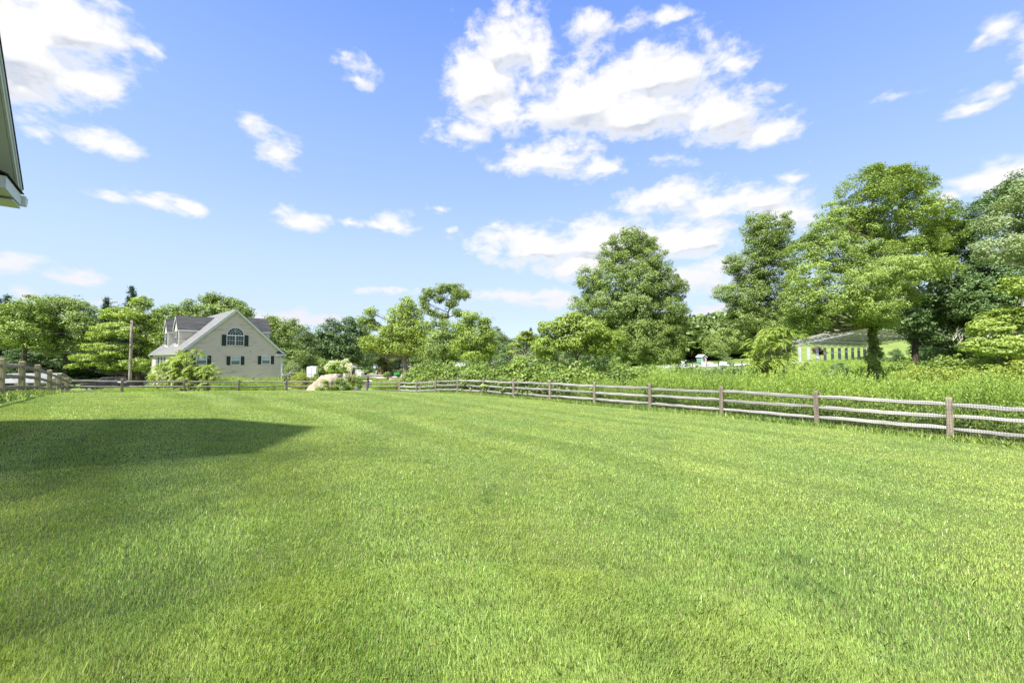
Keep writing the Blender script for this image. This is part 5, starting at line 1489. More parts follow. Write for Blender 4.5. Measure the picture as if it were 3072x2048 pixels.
make_tree('birch_tree', 'soft bright green tree right of the sparse tall one, near the picture centre', 1412, 80,
          [(1410, 948, 32, 20), (1395, 978, 36, 28), (1440, 975, 40, 30), (1462, 1002, 32, 26), (1412, 1014, 48, 30), (1452, 1040, 40, 28), (1385, 1040, 36, 28), (1424, 1064, 46, 18), (1470, 1050, 26, 22)],
          L_bright, B_dark, clump=1.0, leaf=.30, per=60, cover=.95, trunk_r=.30, seed=21, fork=.25, shell=.3)
make_tree('oak_tree', 'mid green bushy tree filling the gap under the sparse tall tree', 1330, 88,
          [(1310, 985, 40, 28), (1350, 990, 36, 26), (1320, 1030, 50, 34), (1290, 1060, 36, 26), (1360, 1050, 36, 30)],
          L_oak, B_dark, clump=1.1, leaf=.34, per=55, cover=.95, trunk_r=.3, seed=22, fork=.3)
make_tree('locust_sapling', 'small yellowish tree with flat open layers above the vines near the centre', 1577, 62,
          [(1574, 1012, 30, 14), (1548, 1034, 20, 7), (1538, 1055, 17, 6), (1562, 1071, 20, 7), (1602, 1030, 18, 12), (1583, 996, 18, 9)],
          L_yellow, B_dark, clump=.6, leaf=.22, per=55, cover=.9, trunk_r=.16, seed=23, fork=.55, flat=.3)
make_tree('maple_tree', 'bright yellow green maple with branches sweeping low, left of the utility pole', 424, 60,
          [(428, 906, 30, 22), (345, 942, 36, 22), (405, 945, 44, 28), (452, 960, 32, 28), (326, 990, 42, 24), (288, 1008, 26, 14), (384, 990, 52, 28), (440, 1005, 40, 30), (300, 1045, 44, 20), (246, 1074, 36, 14), (300, 1082, 44, 20), (232, 1098, 26, 9), (360, 1050, 50, 26), (350, 1096, 46, 18), (425, 1052, 44, 28), (410, 1092, 44, 20), (468, 1030, 26, 34)],
          L_bright, B_dark, clump=.85, leaf=.28, per=66, cover=.95, trunk_r=.42, seed=24, fork=.3, flat=.38)
make_tree('maple_tree', 'rounded green tree in the left edge tree mass, behind the lichened fence', 75, 74,
          [(96, 915, 44, 26), (52, 938, 42, 28), (115, 965, 54, 34), (60, 985, 50, 36), (20, 1000, 44, 36), (100, 1020, 54, 34), (10, 950, 36, 26)],
          L_maple, B_dark, clump=1.1, leaf=.32, per=60, cover=.9, trunk_r=.4, seed=25, fork=.3)
make_tree('maple_tree', 'wide green tree in the left tree mass between the rounded tree and the bright maple', 195, 78,
          [(165, 912, 38, 22), (208, 912, 38, 22), (245, 930, 36, 22), (180, 950, 52, 28), (236, 962, 44, 26), (150, 990, 40, 30), (210, 1000, 48, 30), (262, 990, 36, 26), (240, 1035, 46, 30), (160, 1040, 46, 30)],
          L_oak, B_dark, clump=1.1, leaf=.32, per=60, cover=.9, trunk_r=.4, seed=26, fork=.3)
make_tree('oak_tree', 'tree crown spreading above and behind the roof ridge of the beige house', 668, 78,
          [(623, 897, 26, 20), (655, 903, 38, 20), (698, 912, 34, 16), (730, 925, 24, 15), (636, 928, 36, 13), (748, 942, 14, 9), (680, 935, 40, 18), (640, 960, 60, 26), (720, 960, 40, 26)],
          L_oak, B_dark, clump=1.0, leaf=.32, per=58, cover=.85, trunk_r=.36, seed=27, fork=.4, shell=.25)
make_tree('oak_tree', 'smaller dark crown behind the dormer roofs of the beige house', 568, 80,
          [(566, 916, 20, 16), (584, 930, 20, 15), (560, 948, 30, 18), (590, 965, 34, 22)],
          L_oak, B_dark, clump=1.0, leaf=.32, per=58, cover=.9, trunk_r=.28, seed=28, fork=.4)
make_tree('maple_tree', 'yellowish green crown left of the dormers, between bright maple and house', 505, 76,
          [(510, 928, 34, 13), (480, 950, 36, 20), (535, 950, 30, 16), (500, 985, 46, 28), (490, 1030, 40, 34)],
          L_maple, B_dark, clump=.95, leaf=.30, per=58, cover=.85, trunk_r=.3, seed=29, fork=.35)
make_tree('oak_tree', 'dark green tree immediately right of the beige house gable', 830, 84,
          [(812, 972, 28, 22), (838, 988, 32, 26), (822, 1025, 40, 28), (870, 1018, 36, 30), (845, 1065, 44, 30), (885, 1070, 34, 26), (800, 1060, 24, 30)],
          L_oak, B_dark, clump=1.05, leaf=.32, per=58, cover=.95, trunk_r=.34, seed=30, fork=.3)
make_tree('oak_tree', 'tall thin topped tree behind the white trailer', 885, 100,
          [(880, 966, 18, 12), (900, 990, 28, 20), (870, 990, 26, 20), (920, 1020, 34, 26), (905, 1060, 40, 30)],
          L_far, B_dark, clump=1.2, leaf=.36, per=55, cover=.9, trunk_r=.3, seed=31, fork=.35)
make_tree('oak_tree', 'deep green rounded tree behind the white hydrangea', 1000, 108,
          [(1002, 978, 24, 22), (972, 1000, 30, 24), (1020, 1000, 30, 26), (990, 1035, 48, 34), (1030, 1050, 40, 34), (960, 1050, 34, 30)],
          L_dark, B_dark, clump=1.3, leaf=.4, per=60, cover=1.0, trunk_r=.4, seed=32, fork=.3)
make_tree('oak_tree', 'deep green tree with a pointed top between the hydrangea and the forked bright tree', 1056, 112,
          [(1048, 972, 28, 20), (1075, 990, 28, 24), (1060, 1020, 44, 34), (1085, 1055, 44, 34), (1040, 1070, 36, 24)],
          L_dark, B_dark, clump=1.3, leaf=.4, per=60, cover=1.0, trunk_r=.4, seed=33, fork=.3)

def conifer(name, label, px, top, base_hw, Y, ragged=.9, seed=1, from_frac=.1):
    rng = np.random.default_rng(seed); r = random.Random(seed)
    x = ray(px, 1072).x * Y; gz = H(x, Y); zt = P(px, top, Y).z
    root = thing(name, (x, Y, gz), label, 'conifer')
    W = base_hw / FPX * Y; Hh = zt - gz
    tr = MB(); tr.tube([(x, Y, gz - .2), (x, Y, gz + Hh * .6), (x, Y, zt)], [.26, .14, .02], 7)
    pts = []
    z = gz + Hh * from_frac
    while z < zt - .1:
        f = (zt - z) / Hh
        n = 5 + int(4 * f)
        for k in range(n):
            a = r.uniform(0, 6.28); ln_ = W * (f ** .8) * r.uniform(1 - ragged * .5, 1.05) + .25
            e = Vector((x + math.cos(a) * ln_, Y + math.sin(a) * ln_, z - ln_ * .10 + r.uniform(-.1, .2)))
            s0 = Vector((x, Y, z + .1))
            tr.tube([s0, s0.lerp(e, .5) + Vector((0, 0, .1 * ln_)), e], [.05, .035, .012], 4, cap=False)
            m = int(48 * ln_) + 12
            t = rng.uniform(.25, 1.02, m)[:, None]
            q = np.array(s0) * (1 - t) + np.array(e) * t
            q += rng.normal(size=(m, 3)) * np.array([.20, .20, .22]) * (1 + .3 * ln_ * (1 - t))
            pts.append(q)
        z += Hh * .018 + .16
    pts = np.concatenate(pts)
    np_mesh('crown', leaf_cloud(pts, .30, rng, 1.2, .4), 4, L_conifer, root, rng.uniform(0, 1, len(pts)))
    tr.build('trunk', B_dark, root, recalc=False)
conifer('spruce_tree', 'tall pointed spruce rising above the bright maple near the utility pole', 389, 856, 42, 84, seed=41)
conifer('spruce_tree', 'small spruce tip above the trees left of the tall spruce', 313, 892, 36, 88, seed=42)
conifer('spruce_tree', 'dark spruce at the far left edge of the tree mass', 16, 884, 44, 86, seed=43)
conifer('spruce_tree', 'second dark spruce touching the left picture edge', -12, 892, 40, 82, seed=44)
conifer('spruce_tree', 'distant dark conifer tip above the centre tree line', 1592, 984, 22, 150, seed=45)

# unseen tree added behind the near house to lay light shade on the lawn
make_tree('added_shade_tree', 'unseen thin leaved tree added behind the near house to shade the near left lawn', -14.5, -7.0, None, L_maple, B_grey, clump=.5, leaf=.22, per=16, cover=.16, trunk_r=.2, seed=60, fork=.6, shell=.05, twigs=3,
          wl=[(-16.1, -5.9, 16.7, 2.3, 1.5), (-16.6, -5.0, 17.4, 2.3, 1.5), (-16.7, -3.4, 18.0, 2.3, 1.5), (-14.2, -7.2, 16.2, 2.3, 1.5), (-14.3, -6.3, 16.7, 2.3, 1.5), (-14.3, -4.4, 17.1, 2.3, 1.5), (-14.5, -3.1, 17.2, 2.3, 1.5), (-11.8, -6.7, 14.6, 2.3, 1.5), (-12.7, -6.2, 17.0, 2.3, 1.5), (-13.0, -4.6, 17.7, 2.3, 1.5), (-12.6, -1.9, 16.1, 2.3, 1.5), (-10.1, -6.4, 14.8, 2.3, 1.5), (-12.1, -6.9, 17.9, 2.3, 1.5), (-10.8, -3.5, 15.6, 2.3, 1.5), (-10.8, -2.0, 15.7, 2.3, 1.5)])

# generic trees of the far tree line (copies share meshes)
proto1 = make_tree('background_tree', 'green tree of the unbroken tree line far behind the yard', -40, 100,
                   [(-40, 930, 40, 30), (-75, 965, 40, 32), (-5, 965, 40, 32), (-40, 1000, 54, 38), (-80, 1030, 40, 34), (0, 1035, 42, 34), (-40, 1065, 60, 34)],
                   L_far, B_dark, clump=1.4, leaf=.42, per=52, cover=.95, trunk_r=.35, seed=51, group='trees of the far tree line', shell=.35)
proto2 = make_tree('background_tree', 'green tree of the unbroken tree line far behind the yard', 3300, 100,
                   [(3300, 950, 44, 34), (3270, 1000, 46, 40), (3330, 1000, 46, 40), (3300, 1050, 64, 40)],
                   L_dark, B_dark, clump=1.4, leaf=.42, per=52, cover=.95, trunk_r=.35, seed=52, group='trees of the far tree line', shell=.35)
def dup_tree(root, px, Y, top, base_h, rot, wide=1.0, label=None):
    """copy with its crown and trunk so that the crown top is seen at photo row top"""
    x = ray(px, 1072).x * Y; gz = H(x, Y)
    h = P(px, top, Y).z - gz
    s_ = h / base_h
    c = root.copy(); COL.objects.link(c)
    c.location = (x, Y, gz); c.scale = (s_ * wide, s_ * wide, s_); c.rotation_euler = (0, 0, rot)
    if label: c['label'] = label
    for ch in list(root.children):
        k = ch.copy(); COL.objects.link(k); k.parent = c; k.matrix_parent_inverse = ch.matrix_parent_inverse.copy()
    return c
bh1 = P(-40, 900, 100).z - proto1.location.z
bh2 = P(3300, 916, 100).z - proto2.location.z
r = random.Random(5)
line = [(p, 118 + (p * 7) % 13, 958 + (p * 5) % 17) for p in range(-180, 760, 34)] + [(p, 168 + (p * 7) % 13, 1006 + (p * 3) % 13) for p in range(770, 2100, 34)] + [(-150, 96, 905), (-95, 92, 900), (40, 108, 905), (120, 100, 915), (300, 104, 925), (350, 96, 960), (275, 96, 935), (440, 100, 935), (470, 108, 945), (545, 104, 950), (610, 100, 960), (690, 104, 955), (760, 100, 965), (780, 112, 975), (825, 120, 975),
        (930, 124, 990), (950, 118, 1010), (1100, 130, 990), (1150, 134, 1000), (1200, 140, 985), (1260, 144, 985), (1310, 140, 990), (1380, 150, 995), (1490, 150, 978), (1515, 158, 996), (1550, 160, 1005), (1450, 140, 1000), (1500, 128, 1020), (1530, 120, 1035), (1460, 118, 1030),
        (1610, 150, 1000), (1640, 140, 1010), (1690, 150, 1000), (1730, 150, 985), (1790, 160, 975), (1850, 160, 980), (1620, 100, 1030), (1780, 90, 1010), (1700, 84, 1030), (2080, 150, 1000), (2110, 170, 985), (2140, 140, 1010),
        (2170, 120, 1035), (2070, 160, 1020), (2210, 150, 1000), (2290, 150, 985), (2040, 170, 1010), (1990, 170, 990)]
for i, (px, Y, top) in enumerate(line):
    pr, bh = (proto1, bh1) if i % 3 else (proto2, bh2)
    dup_tree(pr, px + r.uniform(-6, 6), Y, top, bh, r.uniform(0, 6.28), r.uniform(.85, 1.15))
# darker wood behind the right hand trees
for i, (px, Y, top) in enumerate([(2668, 78, 1048), (2712, 74, 1058), (2790, 70, 1050), (2860, 60, 960), (2920, 58, 900), (2980, 62, 880), (3050, 60, 860), (3120, 56, 850), (2790, 72, 980), (3010, 52, 960), (2900, 50, 1010), (3100, 48, 960)]):
    dup_tree(proto2, px, Y, top, bh2, r.uniform(0, 6.28), 1.05, 'dark green tree packed behind the tall trees at the right edge')['group'] = 'dark trees behind the right edge'
# low understorey closing the wood edges
for i, (px, Y, top) in enumerate([(p, 98 + (p * 7) % 9, 1062 + (p * 5) % 11) for p in range(-160, 500, 30)] + [(p, 148 + (p * 7) % 9, 1056 + (p * 5) % 9) for p in range(1320, 2060, 26)] + [(p, 172, 1062 + (p * 5) % 9) for p in range(1090, 1320, 20)] + [(-120, 80, 1050), (-60, 82, 1040), (10, 84, 1045), (70, 82, 1050), (130, 84, 1048), (190, 86, 1050), (250, 90, 1052), (310, 92, 1058), (370, 90, 1060), (430, 90, 1060), (480, 84, 1065), (800, 78, 1062), (860, 76, 1075), (905, 92, 1070), (960, 92, 1078), (1000, 100, 1080), (1040, 106, 1082), (1080, 130, 1086)]):
    dup_tree(proto1 if i % 2 else proto2, px, Y, top, bh1 if i % 2 else bh2, r.uniform(0, 6.28), 2.0, 'low shrubby tree filling the shaded foot of the tree line')['group'] = 'low shrubby trees at the wood edge'

# ================================================================== far wooded hill
def hill_forest():
    rng = np.random.default_rng(61)
    n = 1500
    Y = rng.uniform(170, 340, n); u = rng.uniform(.22, 1.15, n); X = u * Y
    Z = H(X, Y)
    ok = (Z > ZC - 1.5) | (Y > 210)
    n2_ = 420; Y2 = rng.uniform(138, 190, n2_); X2 = rng.uniform(.26, .62, n2_) * Y2
    X = np.r_[X[ok], X2]; Y = np.r_[Y[ok], Y2]; Z = H(X, Y); ok = np.ones(len(X), bool)
    X, Y, Z = X[ok], Y[ok], Z[ok]
    rad = rng.uniform(3.2, 6.0, len(X)); hh = rng.uniform(9, 15, len(X))
    per = 110
    d = rng.normal(size=(len(X), per, 3)); d /= np.linalg.norm(d, axis=2)[:, :, None]
    d[:, :, 2] = np.abs(d[:, :, 2]) * 1.4 - .35
    lump = 1 + .25 * np.sin(d[:, :, 0] * 7 + X[:, None]) * np.cos(d[:, :, 2] * 6 + Y[:, None])
    pts = np.stack([X, Y, Z + hh - rad * .9], -1)[:, None, :] + d * rad[:, None, None] * lump[:, :, None]
    tint = np.clip(np.repeat(rng.uniform(0, 1, len(X)), per) * .8 + rng.uniform(0, .3, len(X) * per), 0, 1)
    o = np_mesh('distant_woodland', leaf_cloud(pts.reshape(-1, 3), 1.9, rng, .9, .8), 4, L_far, None, tint)
    tag(o, 'wooded hillside far beyond the riding ring', 'woodland', kind='stuff')
hill_forest()

# ================================================================== hedges, weeds, shrubs
def heap(name, label, path, lmat, seed, leaf=.13, clump=.30, per=36, dens=11.0, aspect=.75, kind='stuff', cat='vines', flat=.6):
    """a heap of foliage along path = [(x, y, height above the ground, half width)]"""
    rng = np.random.default_rng(seed)
    path = np.array(path, float); cs = []
    for i in range(len(path) - 1):
        a, b = path[i], path[i + 1]
        L = math.hypot(b[0] - a[0], b[1] - a[1]); w = (a[3] + b[3]) / 2; h = (a[2] + b[2]) / 2
        n = int(dens * L * (w * 2 + h * 1.2))
        t = rng.uniform(0, 1, n); q = a[None] * (1 - t[:, None]) + b[None] * t[:, None]
        dx, dy = (b[0] - a[0]) / L, (b[1] - a[1]) / L
        th = rng.uniform(0, math.pi, n)
        rr_ = rng.uniform(.72, 1.04, n)
        off = np.cos(th) * q[:, 3] * rr_; up_ = np.sin(th) ** .7 * q[:, 2] * rr_
        X = q[:, 0] - dy * off; Y = q[:, 1] + dx * off
        lump = 1 + .20 * np.sin(X * 1.9 + 1.3 * np.sin(Y * 1.1)) + .12 * np.sin(Y * 2.7 + X) + .08 * np.sin(X * 5.1 - Y * 3.3)
        cs.append(np.stack([X, Y, H(X, Y) + up_ * lump], -1))
    C = np.concatenate(cs)
    pts = clump_points(C, clump * rng.uniform(.6, 1.5, len(C)), per, rng, flat)
    o = np_mesh(name, leaf_cloud(pts, leaf, rng, 1.0, aspect, clump_points.out * 1.2), 4, lmat, None, tint_for(len(C), per, rng))
    tag(o, label, cat, kind=kind)
    return o
def hpth(rows):
    """rows: (px, Y, top row in the photo, half width)"""
    out = []
    for (px, Y, top, w) in rows:
        p = P(px, top, Y); out.append((p.x, p.y, max(.3, p.z - H(p.x, p.y)) * .84, w))
    return out
heap('vine_hedge', 'thick leafy vine hedge behind the far right run of the rail fence', hpth([(1210, 41, 1124, 1.0), (1240, 40.4, 1108, 1.5), (1290, 38.6, 1090, 1.9), (1370, 35.2, 1078, 2.0), (1420, 33.0, 1092, 1.9), (1470, 30.6, 1104, 1.9), (1530, 29.2, 1084, 2.1), (1600, 27.6, 1083, 2.1), (1680, 26.0, 1090, 2.1), (1760, 24.6, 1100, 2.1), (1850, 24.4, 1106, 2.0), (1960, 25.6, 1112, 1.8), (2040, 27, 1118, 1.6)]), L_vine, 71, leaf=.15, clump=.36)
heap('bramble_bank', 'second bank of brambles and low scrub behind the vine hedge below the walnut and oak', hpth([(1500, 40, 1082, 2.4), (1600, 40, 1080, 2.4), (1700, 40, 1090, 2.4), (1800, 40, 1092, 2.4), (1900, 42, 1095, 2.4), (2000, 44, 1102, 2.4), (2060, 46, 1106, 2.0)]), L_vine, 72, leaf=.17, clump=.42, dens=5)
heap('scrub_patch', 'dark scrub with dead twigs below the green hut', hpth([(2030, 34, 1094, 2.0), (2110, 34, 1090, 2.2), (2200, 34, 1094, 2.2), (2290, 34, 1104, 2.0), (2380, 35, 1112, 2.0), (2470, 36, 1118, 2.0), (2560, 37, 1122, 2.0)]), L_dark, 73, leaf=.16, clump=.40, dens=6)
heap('vine_mound', 'yellow green vine mound under the trees at the right, beyond the weeds', hpth([(2660, 27, 1120, 2.4), (2740, 26, 1098, 3.0), (2820, 25, 1096, 3.4), (2900, 24, 1100, 3.6), (3000, 23, 1094, 3.8), (3100, 22, 1090, 3.8), (3200, 22, 1090, 3.4)]), L_vine2, 74, leaf=.12, clump=.30, per=36, dens=8)
heap('vine_mound', 'darker green shrub bank at the foot of the right edge trees behind the yellow green vines', hpth([(2680, 38, 1080, 2.4), (2800, 36, 1068, 2.6), (2900, 34, 1060, 2.6), (3000, 32, 1062, 2.6), (3120, 31, 1060, 2.6)]), L_vine, 75, leaf=.18, clump=.42, dens=5)

def stalks(name, label, area, n, seed, h=(1.3, 1.9), lmat=None, rad=.20, nl=64, leaf=.105, cat='weeds', narrow=.32, keep=None):
    """leafy spires; area(rng, n) -> x, y"""
    rng = np.random.default_rng(seed)
    x, y = area(rng, n); n = len(x)
    patch = .5 + .5 * np.sin(x * 1.7 + 2 * np.sin(y * 1.3)) * np.cos(y * 1.1 + 1)
    hh = rng.uniform(h[0], h[1], n) * (.74 + .36 * patch)
    gz = H(x, y)
    lean = rng.normal(size=(n, 2)) * .07
    t = rng.uniform(.06, 1, (n, nl)) ** .75
    az = rng.uniform(0, 2 * np.pi, (n, nl))
    r0 = rad * (1.02 - t) ** .65 * rng.uniform(.35, 1.05, (n, nl)) + .012
    bx = x[:, None] + lean[:, 0][:, None] * t * hh[:, None]; by = y[:, None] + lean[:, 1][:, None] * t * hh[:, None]
    px_ = bx + np.cos(az) * r0; py_ = by + np.sin(az) * r0
    pz = gz[:, None] + t * hh[:, None] + rng.uniform(-.02, .05, (n, nl)) + r0 * .5
    c = np.stack([px_, py_, pz], -1).reshape(-1, 3)
    d = np.stack([np.cos(az), np.sin(az), rng.uniform(.3, 1.6, (n, nl)) + t * 1.2], -1).reshape(-1, 3)
    d /= np.linalg.norm(d, axis=1)[:, None]
    s_ = (leaf * (1.2 - .55 * t) * rng.uniform(.6, 1.3, (n, nl))).reshape(-1, 1)
    w = np.cross(d, rng.normal(size=d.shape)); w /= np.linalg.norm(w, axis=1)[:, None] + 1e-9
    a = c - d * s_ * .5; b = c + w * s_ * narrow * .5; e = c + d * s_ * .6; f = c - w * s_ * narrow * .5
    co = np.stack([a, b, e, f], 1).reshape(-1, 3)
    tint = np.clip(np.repeat(rng.uniform(0, 1, n), nl) * .8 + rng.uniform(-.1, .25, n * nl), 0, 1)
    o = np_mesh(name, co, 4, lmat or L_weed, None, tint)
    tag(o, label, cat, kind='stuff')
    return o
def weed_area(s0, s1, t0, t1):
    def f(rng, n):
        s_ = rng.uniform(s0, s1, n); t_ = rng.uniform(t0, t1, n)
        return s_ * E2[0] + t_ * E1[0], s_ * E2[1] + t_ * E1[1]
    return f
stalks('tall_weeds', 'tall bright green feathery weeds crowding the outside of the right fence', weed_area(18.8, 22.5, -9, 11.5), 3000, 81, h=(1.0, 1.8), rad=.18, nl=54, leaf=.10)
stalks('tall_weeds', 'tallest bright weeds pressing right against the outside of the right fence', weed_area(17.4, 19.2, -9, 11.5), 2600, 90, h=(1.25, 2.0), rad=.16, nl=60, leaf=.10)
stalks('tall_weeds', 'pale green feathery weeds between the vine hedge and the round oak side of the field', weed_area(19.8, 25, 12, 15), 260, 82, h=(1.1, 1.7), rad=.24, nl=56, leaf=.11)
stalks('hedge_foot_weeds', 'low weeds growing through the fence at the foot of the vine hedge', weed_area(17.2, 18.2, 14, 35), 330, 83, h=(.3, .7), rad=.2, nl=40, leaf=.11, lmat=L_vine)
stalks('fence_foot_weeds', 'leafy dark green undergrowth seen through the right fence', weed_area(17.1, 18.0, -9, 14), 1500, 84, h=(.5, .95), rad=.22, nl=44, leaf=.11, lmat=L_vine)
stalks('tall_weeds', 'thinner bright weeds standing in front of the right half of the vine hedge', weed_area(17.4, 18.7, 11.5, 19), 420, 89, h=(.8, 1.5), rad=.22, nl=56, leaf=.10)
def px_area(px0, px1, Y0, Y1):
    def f(rng, n):
        Y = rng.uniform(Y0, Y1, n); px = rng.uniform(px0, px1, n)
        return (px - 1536) / FPX * Y, Y
    return f
stalks('meadow_grass', 'tall light green grass between the far fence and the beige house', px_area(640, 850, 35, 41), 1500, 85, h=(.7, 1.15), rad=.22, nl=44, leaf=.16, narrow=.18)
stalks('meadow_grass', 'tall grass and weeds beyond the fence left of the utility pole', px_area(200, 540, 34, 40), 1000, 86, h=(.22, .5), rad=.25, nl=36, leaf=.16, narrow=.18)
stalks('meadow_grass', 'tall bright grass behind the far corner of the fence, right of the flower bed', px_area(1120, 1240, 39.5, 46), 1100, 87, h=(.55, 1.15), rad=.25, nl=48, leaf=.17, narrow=.18)
stalks('meadow_grass', 'bright tall grass strip in front of the solar canopy', px_area(2440, 2800, 50, 92), 3000, 88, h=(.9, 1.4), rad=.45, nl=34, leaf=.32, narrow=.2)

def shrub(name, label, px, Y, lobes, lmat, seed, **kw):
    kw.setdefault('clump', .36); kw.setdefault('leaf', .14); kw.setdefault('per', 40); kw.setdefault('trunk_r', .06); kw.setdefault('cat', 'shrub'); kw.setdefault('stems', 3)
    return make_tree(name, label, px, Y, lobes, lmat, B_dark, seed=seed, fork=.3, twigs=6, **kw)

# sumacs: whorls of long drooping compound leaves at the shoot tips
def sumac(name, label, px, Y, tips, seed, frond=.75, base_top=None):
    rng = np.random.default_rng(seed); r = random.Random(seed)
    x = ray(px, 1072).x * Y; gz = H(x, Y)
    root = thing(name, (x, Y, gz), label, 'sumac'); mb = MB(); co = []
    for (tx, ty, dy, nf, sc) in tips:
        tip = P(tx, ty, Y + dy)
        if tip.z < gz + .25: tip.z = gz + .25
        b0 = Vector((x + r.uniform(-.3, .3), Y + r.uniform(-.3, .3), gz))
        mid = b0.lerp(tip, .5) + Vector((r.uniform(-.15, .15), r.uniform(-.15, .15), -.1))
        mb.tube([b0, mid, tip], [.045, .03, .015], 5, cap=False)
        for k in range(nf):
            az = r.uniform(0, 6.28); el = r.uniform(.0, 1.0); L = frond * sc * r.uniform(.7, 1.15)
            d = Vector((math.cos(az) * math.cos(el), math.sin(az) * math.cos(el), math.sin(el)))
            side = d.cross(UP).normalized()
            base = tip - UP * r.uniform(0, .35)
            prev = base
            m = 11
            for i in range(1, m + 1):
                f = i / m
                p = base + d * L * f - UP * (L * .75 * f * f)
                dirn = (p - prev).normalized(); prev = p
                ll = L * .30 * (1 - .55 * abs(f - .45) * 1.6)
                for sg in (-1, 1):
                    q = (side * sg * .9 + dirn * .55 - UP * .25 + Vector((r.uniform(-.15, .15), r.uniform(-.15, .15), r.uniform(-.15, .15)))).normalized()
                    e = p + q * ll; c = p + q * ll * .45
                    w = dirn * ll * .21
                    co += [tuple(p), tuple(c + w), tuple(e), tuple(c - w)]
    co = np.array(co); nl = len(co) // 4
    np_mesh('foliage', co, 4, L_bright, root, np.clip(rng.normal(.5, .28, nl), 0, 1))
    mb.build('stem', B_grey, root, recalc=False)
r = random.Random(91)
tips = []
for i in range(170):
    tx = r.gauss(560, 42); 
    lim = 1052 + abs(tx - 560) * .45 + (18 if abs(tx - 575) < 14 else 0)
    ty = r.uniform(lim, 1165)
    tips.append((max(468, min(648, tx)), ty, r.uniform(-1.2, 1.2), 9, 1.0))
tips += [(592, 1046, 0, 11, 1.0), (533, 1054, 0, 11, 1.0), (545, 1062, 0, 10, 1), (600, 1060, 0, 10, 1), (642, 1102, 0, 10, 1), (470, 1118, 0, 9, 1), (480, 1100, 0, 9, 1)]
sumac('sumac_shrub', 'bright green sumac in front of the left part of the beige house gable', 565, 37, tips, 92, frond=.8)
tips = []
for i in range(48):
    ty = r.uniform(1000, 1125); hw = 30 + (ty - 980) * .32
    tips.append((2318 + r.uniform(-1, 1) * hw, ty, r.uniform(-1, 1), 9, 1.0))
tips += [(2300, 985, 0, 11, 1), (2325, 982, 0, 11, 1), (2345, 985, 0, 11, 1), (2368, 992, 0, 11, 1), (2396, 1003, 0, 10, 1), (2262, 1020, 0, 10, 1), (2250, 1060, 0, 10, 1), (2290, 1000, 0, 10, 1)]
sumac('sumac_shrub', 'bright drooping sumac left of the solar canopy, above the tall weeds', 2320, 27, tips, 93, frond=.85)
tips = [(2400 + r.uniform(-35, 35), r.uniform(1075, 1120), r.uniform(-1, 1), 8, .9) for i in range(22)]
sumac('sumac_shrub', 'smaller darker sumac thicket right of the drooping sumac', 2405, 31, tips, 94, frond=.8)

shrub('bush', 'dark rounded bush in front of the solar canopy columns', 2518, 36, [(2518, 1110, 26, 18), (2500, 1122, 22, 12), (2540, 1124, 22, 12)], L_dark, 101)
shrub('vine_column', 'vines climbing the trunk of the tallest maple', 2619, 44.2, [(2619, 1005, 12, 26), (2622, 1040, 14, 26), (2614, 1072, 16, 22), (2624, 1100, 18, 20), (2618, 1126, 26, 16), (2640, 1060, 8, 14)], L_oak, 102, cat='vines', clump=.30, leaf=.18, grow=1.0)
shrub('weeping_tree', 'small weeping tree between the beige house and the trailer', 885, 47, [(866, 1102, 14, 10), (884, 1096, 16, 10), (896, 1106, 12, 11), (862, 1118, 16, 12), (886, 1118, 20, 14), (900, 1128, 12, 12), (875, 1132, 22, 12)], L_pale, 103, leaf=.17, aspect=.3, droop=.9, cat='tree')
shrub('evergreen_shrub', 'olive upright shrub right of the white trailer', 962, 72, [(968, 1090, 12, 12), (976, 1102, 14, 14), (964, 1106, 10, 12)], L_oak, 104, clump=.6, leaf=.22)
shrub('evergreen_shrub', 'broad green shrub behind the trailer roof', 925, 88, [(915, 1085, 22, 14), (940, 1082, 22, 14), (900, 1095, 18, 14)], L_oak, 105, clump=.7, leaf=.25)
shrub('garden_perennials', 'yellow green perennials left of the tan boulder', 905, 33.5, [(880, 1146, 12, 16), (892, 1138, 12, 22), (905, 1134, 14, 20), (920, 1143, 14, 15), (935, 1143, 12, 14), (895, 1160, 22, 12), (930, 1160, 14, 12), (948, 1134, 5, 9)], L_yellow, 106, clump=.22, leaf=.10, aspect=.3, cat='perennials', up=.1, flat=1.3, stems=6)
shrub('garden_perennials', 'green and pink flowering perennials right of the tan boulder', 1050, 33, [(1030, 1148, 12, 16), (1048, 1138, 14, 18), (1065, 1142, 16, 18), (1040, 1162, 16, 10), (1078, 1146, 14, 18), (1062, 1160, 22, 11)], L_weed, 107, clump=.22, leaf=.10, aspect=.4, cat='perennials', up=.2, flat=1.2, stems=6)
shrub('garden_perennials', 'small leafy clump growing in front of the tan boulder', 978, 30.3, [(976, 1150, 8, 12), (990, 1164, 10, 6), (960, 1166, 14, 5)], L_weed, 108, clump=.16, leaf=.09, cat='perennials', up=.2, stems=4)
shrub('peony_bush', 'dark leafy flowering bush touching the right flank of the boulder', 1022, 31, [(1020, 1148, 12, 12), (1030, 1162, 14, 10), (1012, 1158, 8, 10)], L_oak, 109, clump=.2, leaf=.10, stems=4)
shrub('roadside_shrub', 'green round shrub left of the tractor', 1160, 100, [(1162, 1123, 9, 7), (1155, 1128, 8, 6)], L_oak, 110, clump=.5, leaf=.3)
shrub('roadside_shrub', 'dark shrubs behind the tractor below the tan barn wall', 1195, 120, [(1188, 1116, 14, 6), (1205, 1114, 12, 7), (1180, 1120, 12, 6)], L_dark, 111, clump=.8, leaf=.3)
shrub('yellow_shrub', 'golden yellow shrub at the left corner of the beige house', 455, 52, [(455, 1128, 9, 8), (462, 1134, 10, 7)], L_yellow, 112, clump=.3, leaf=.15)
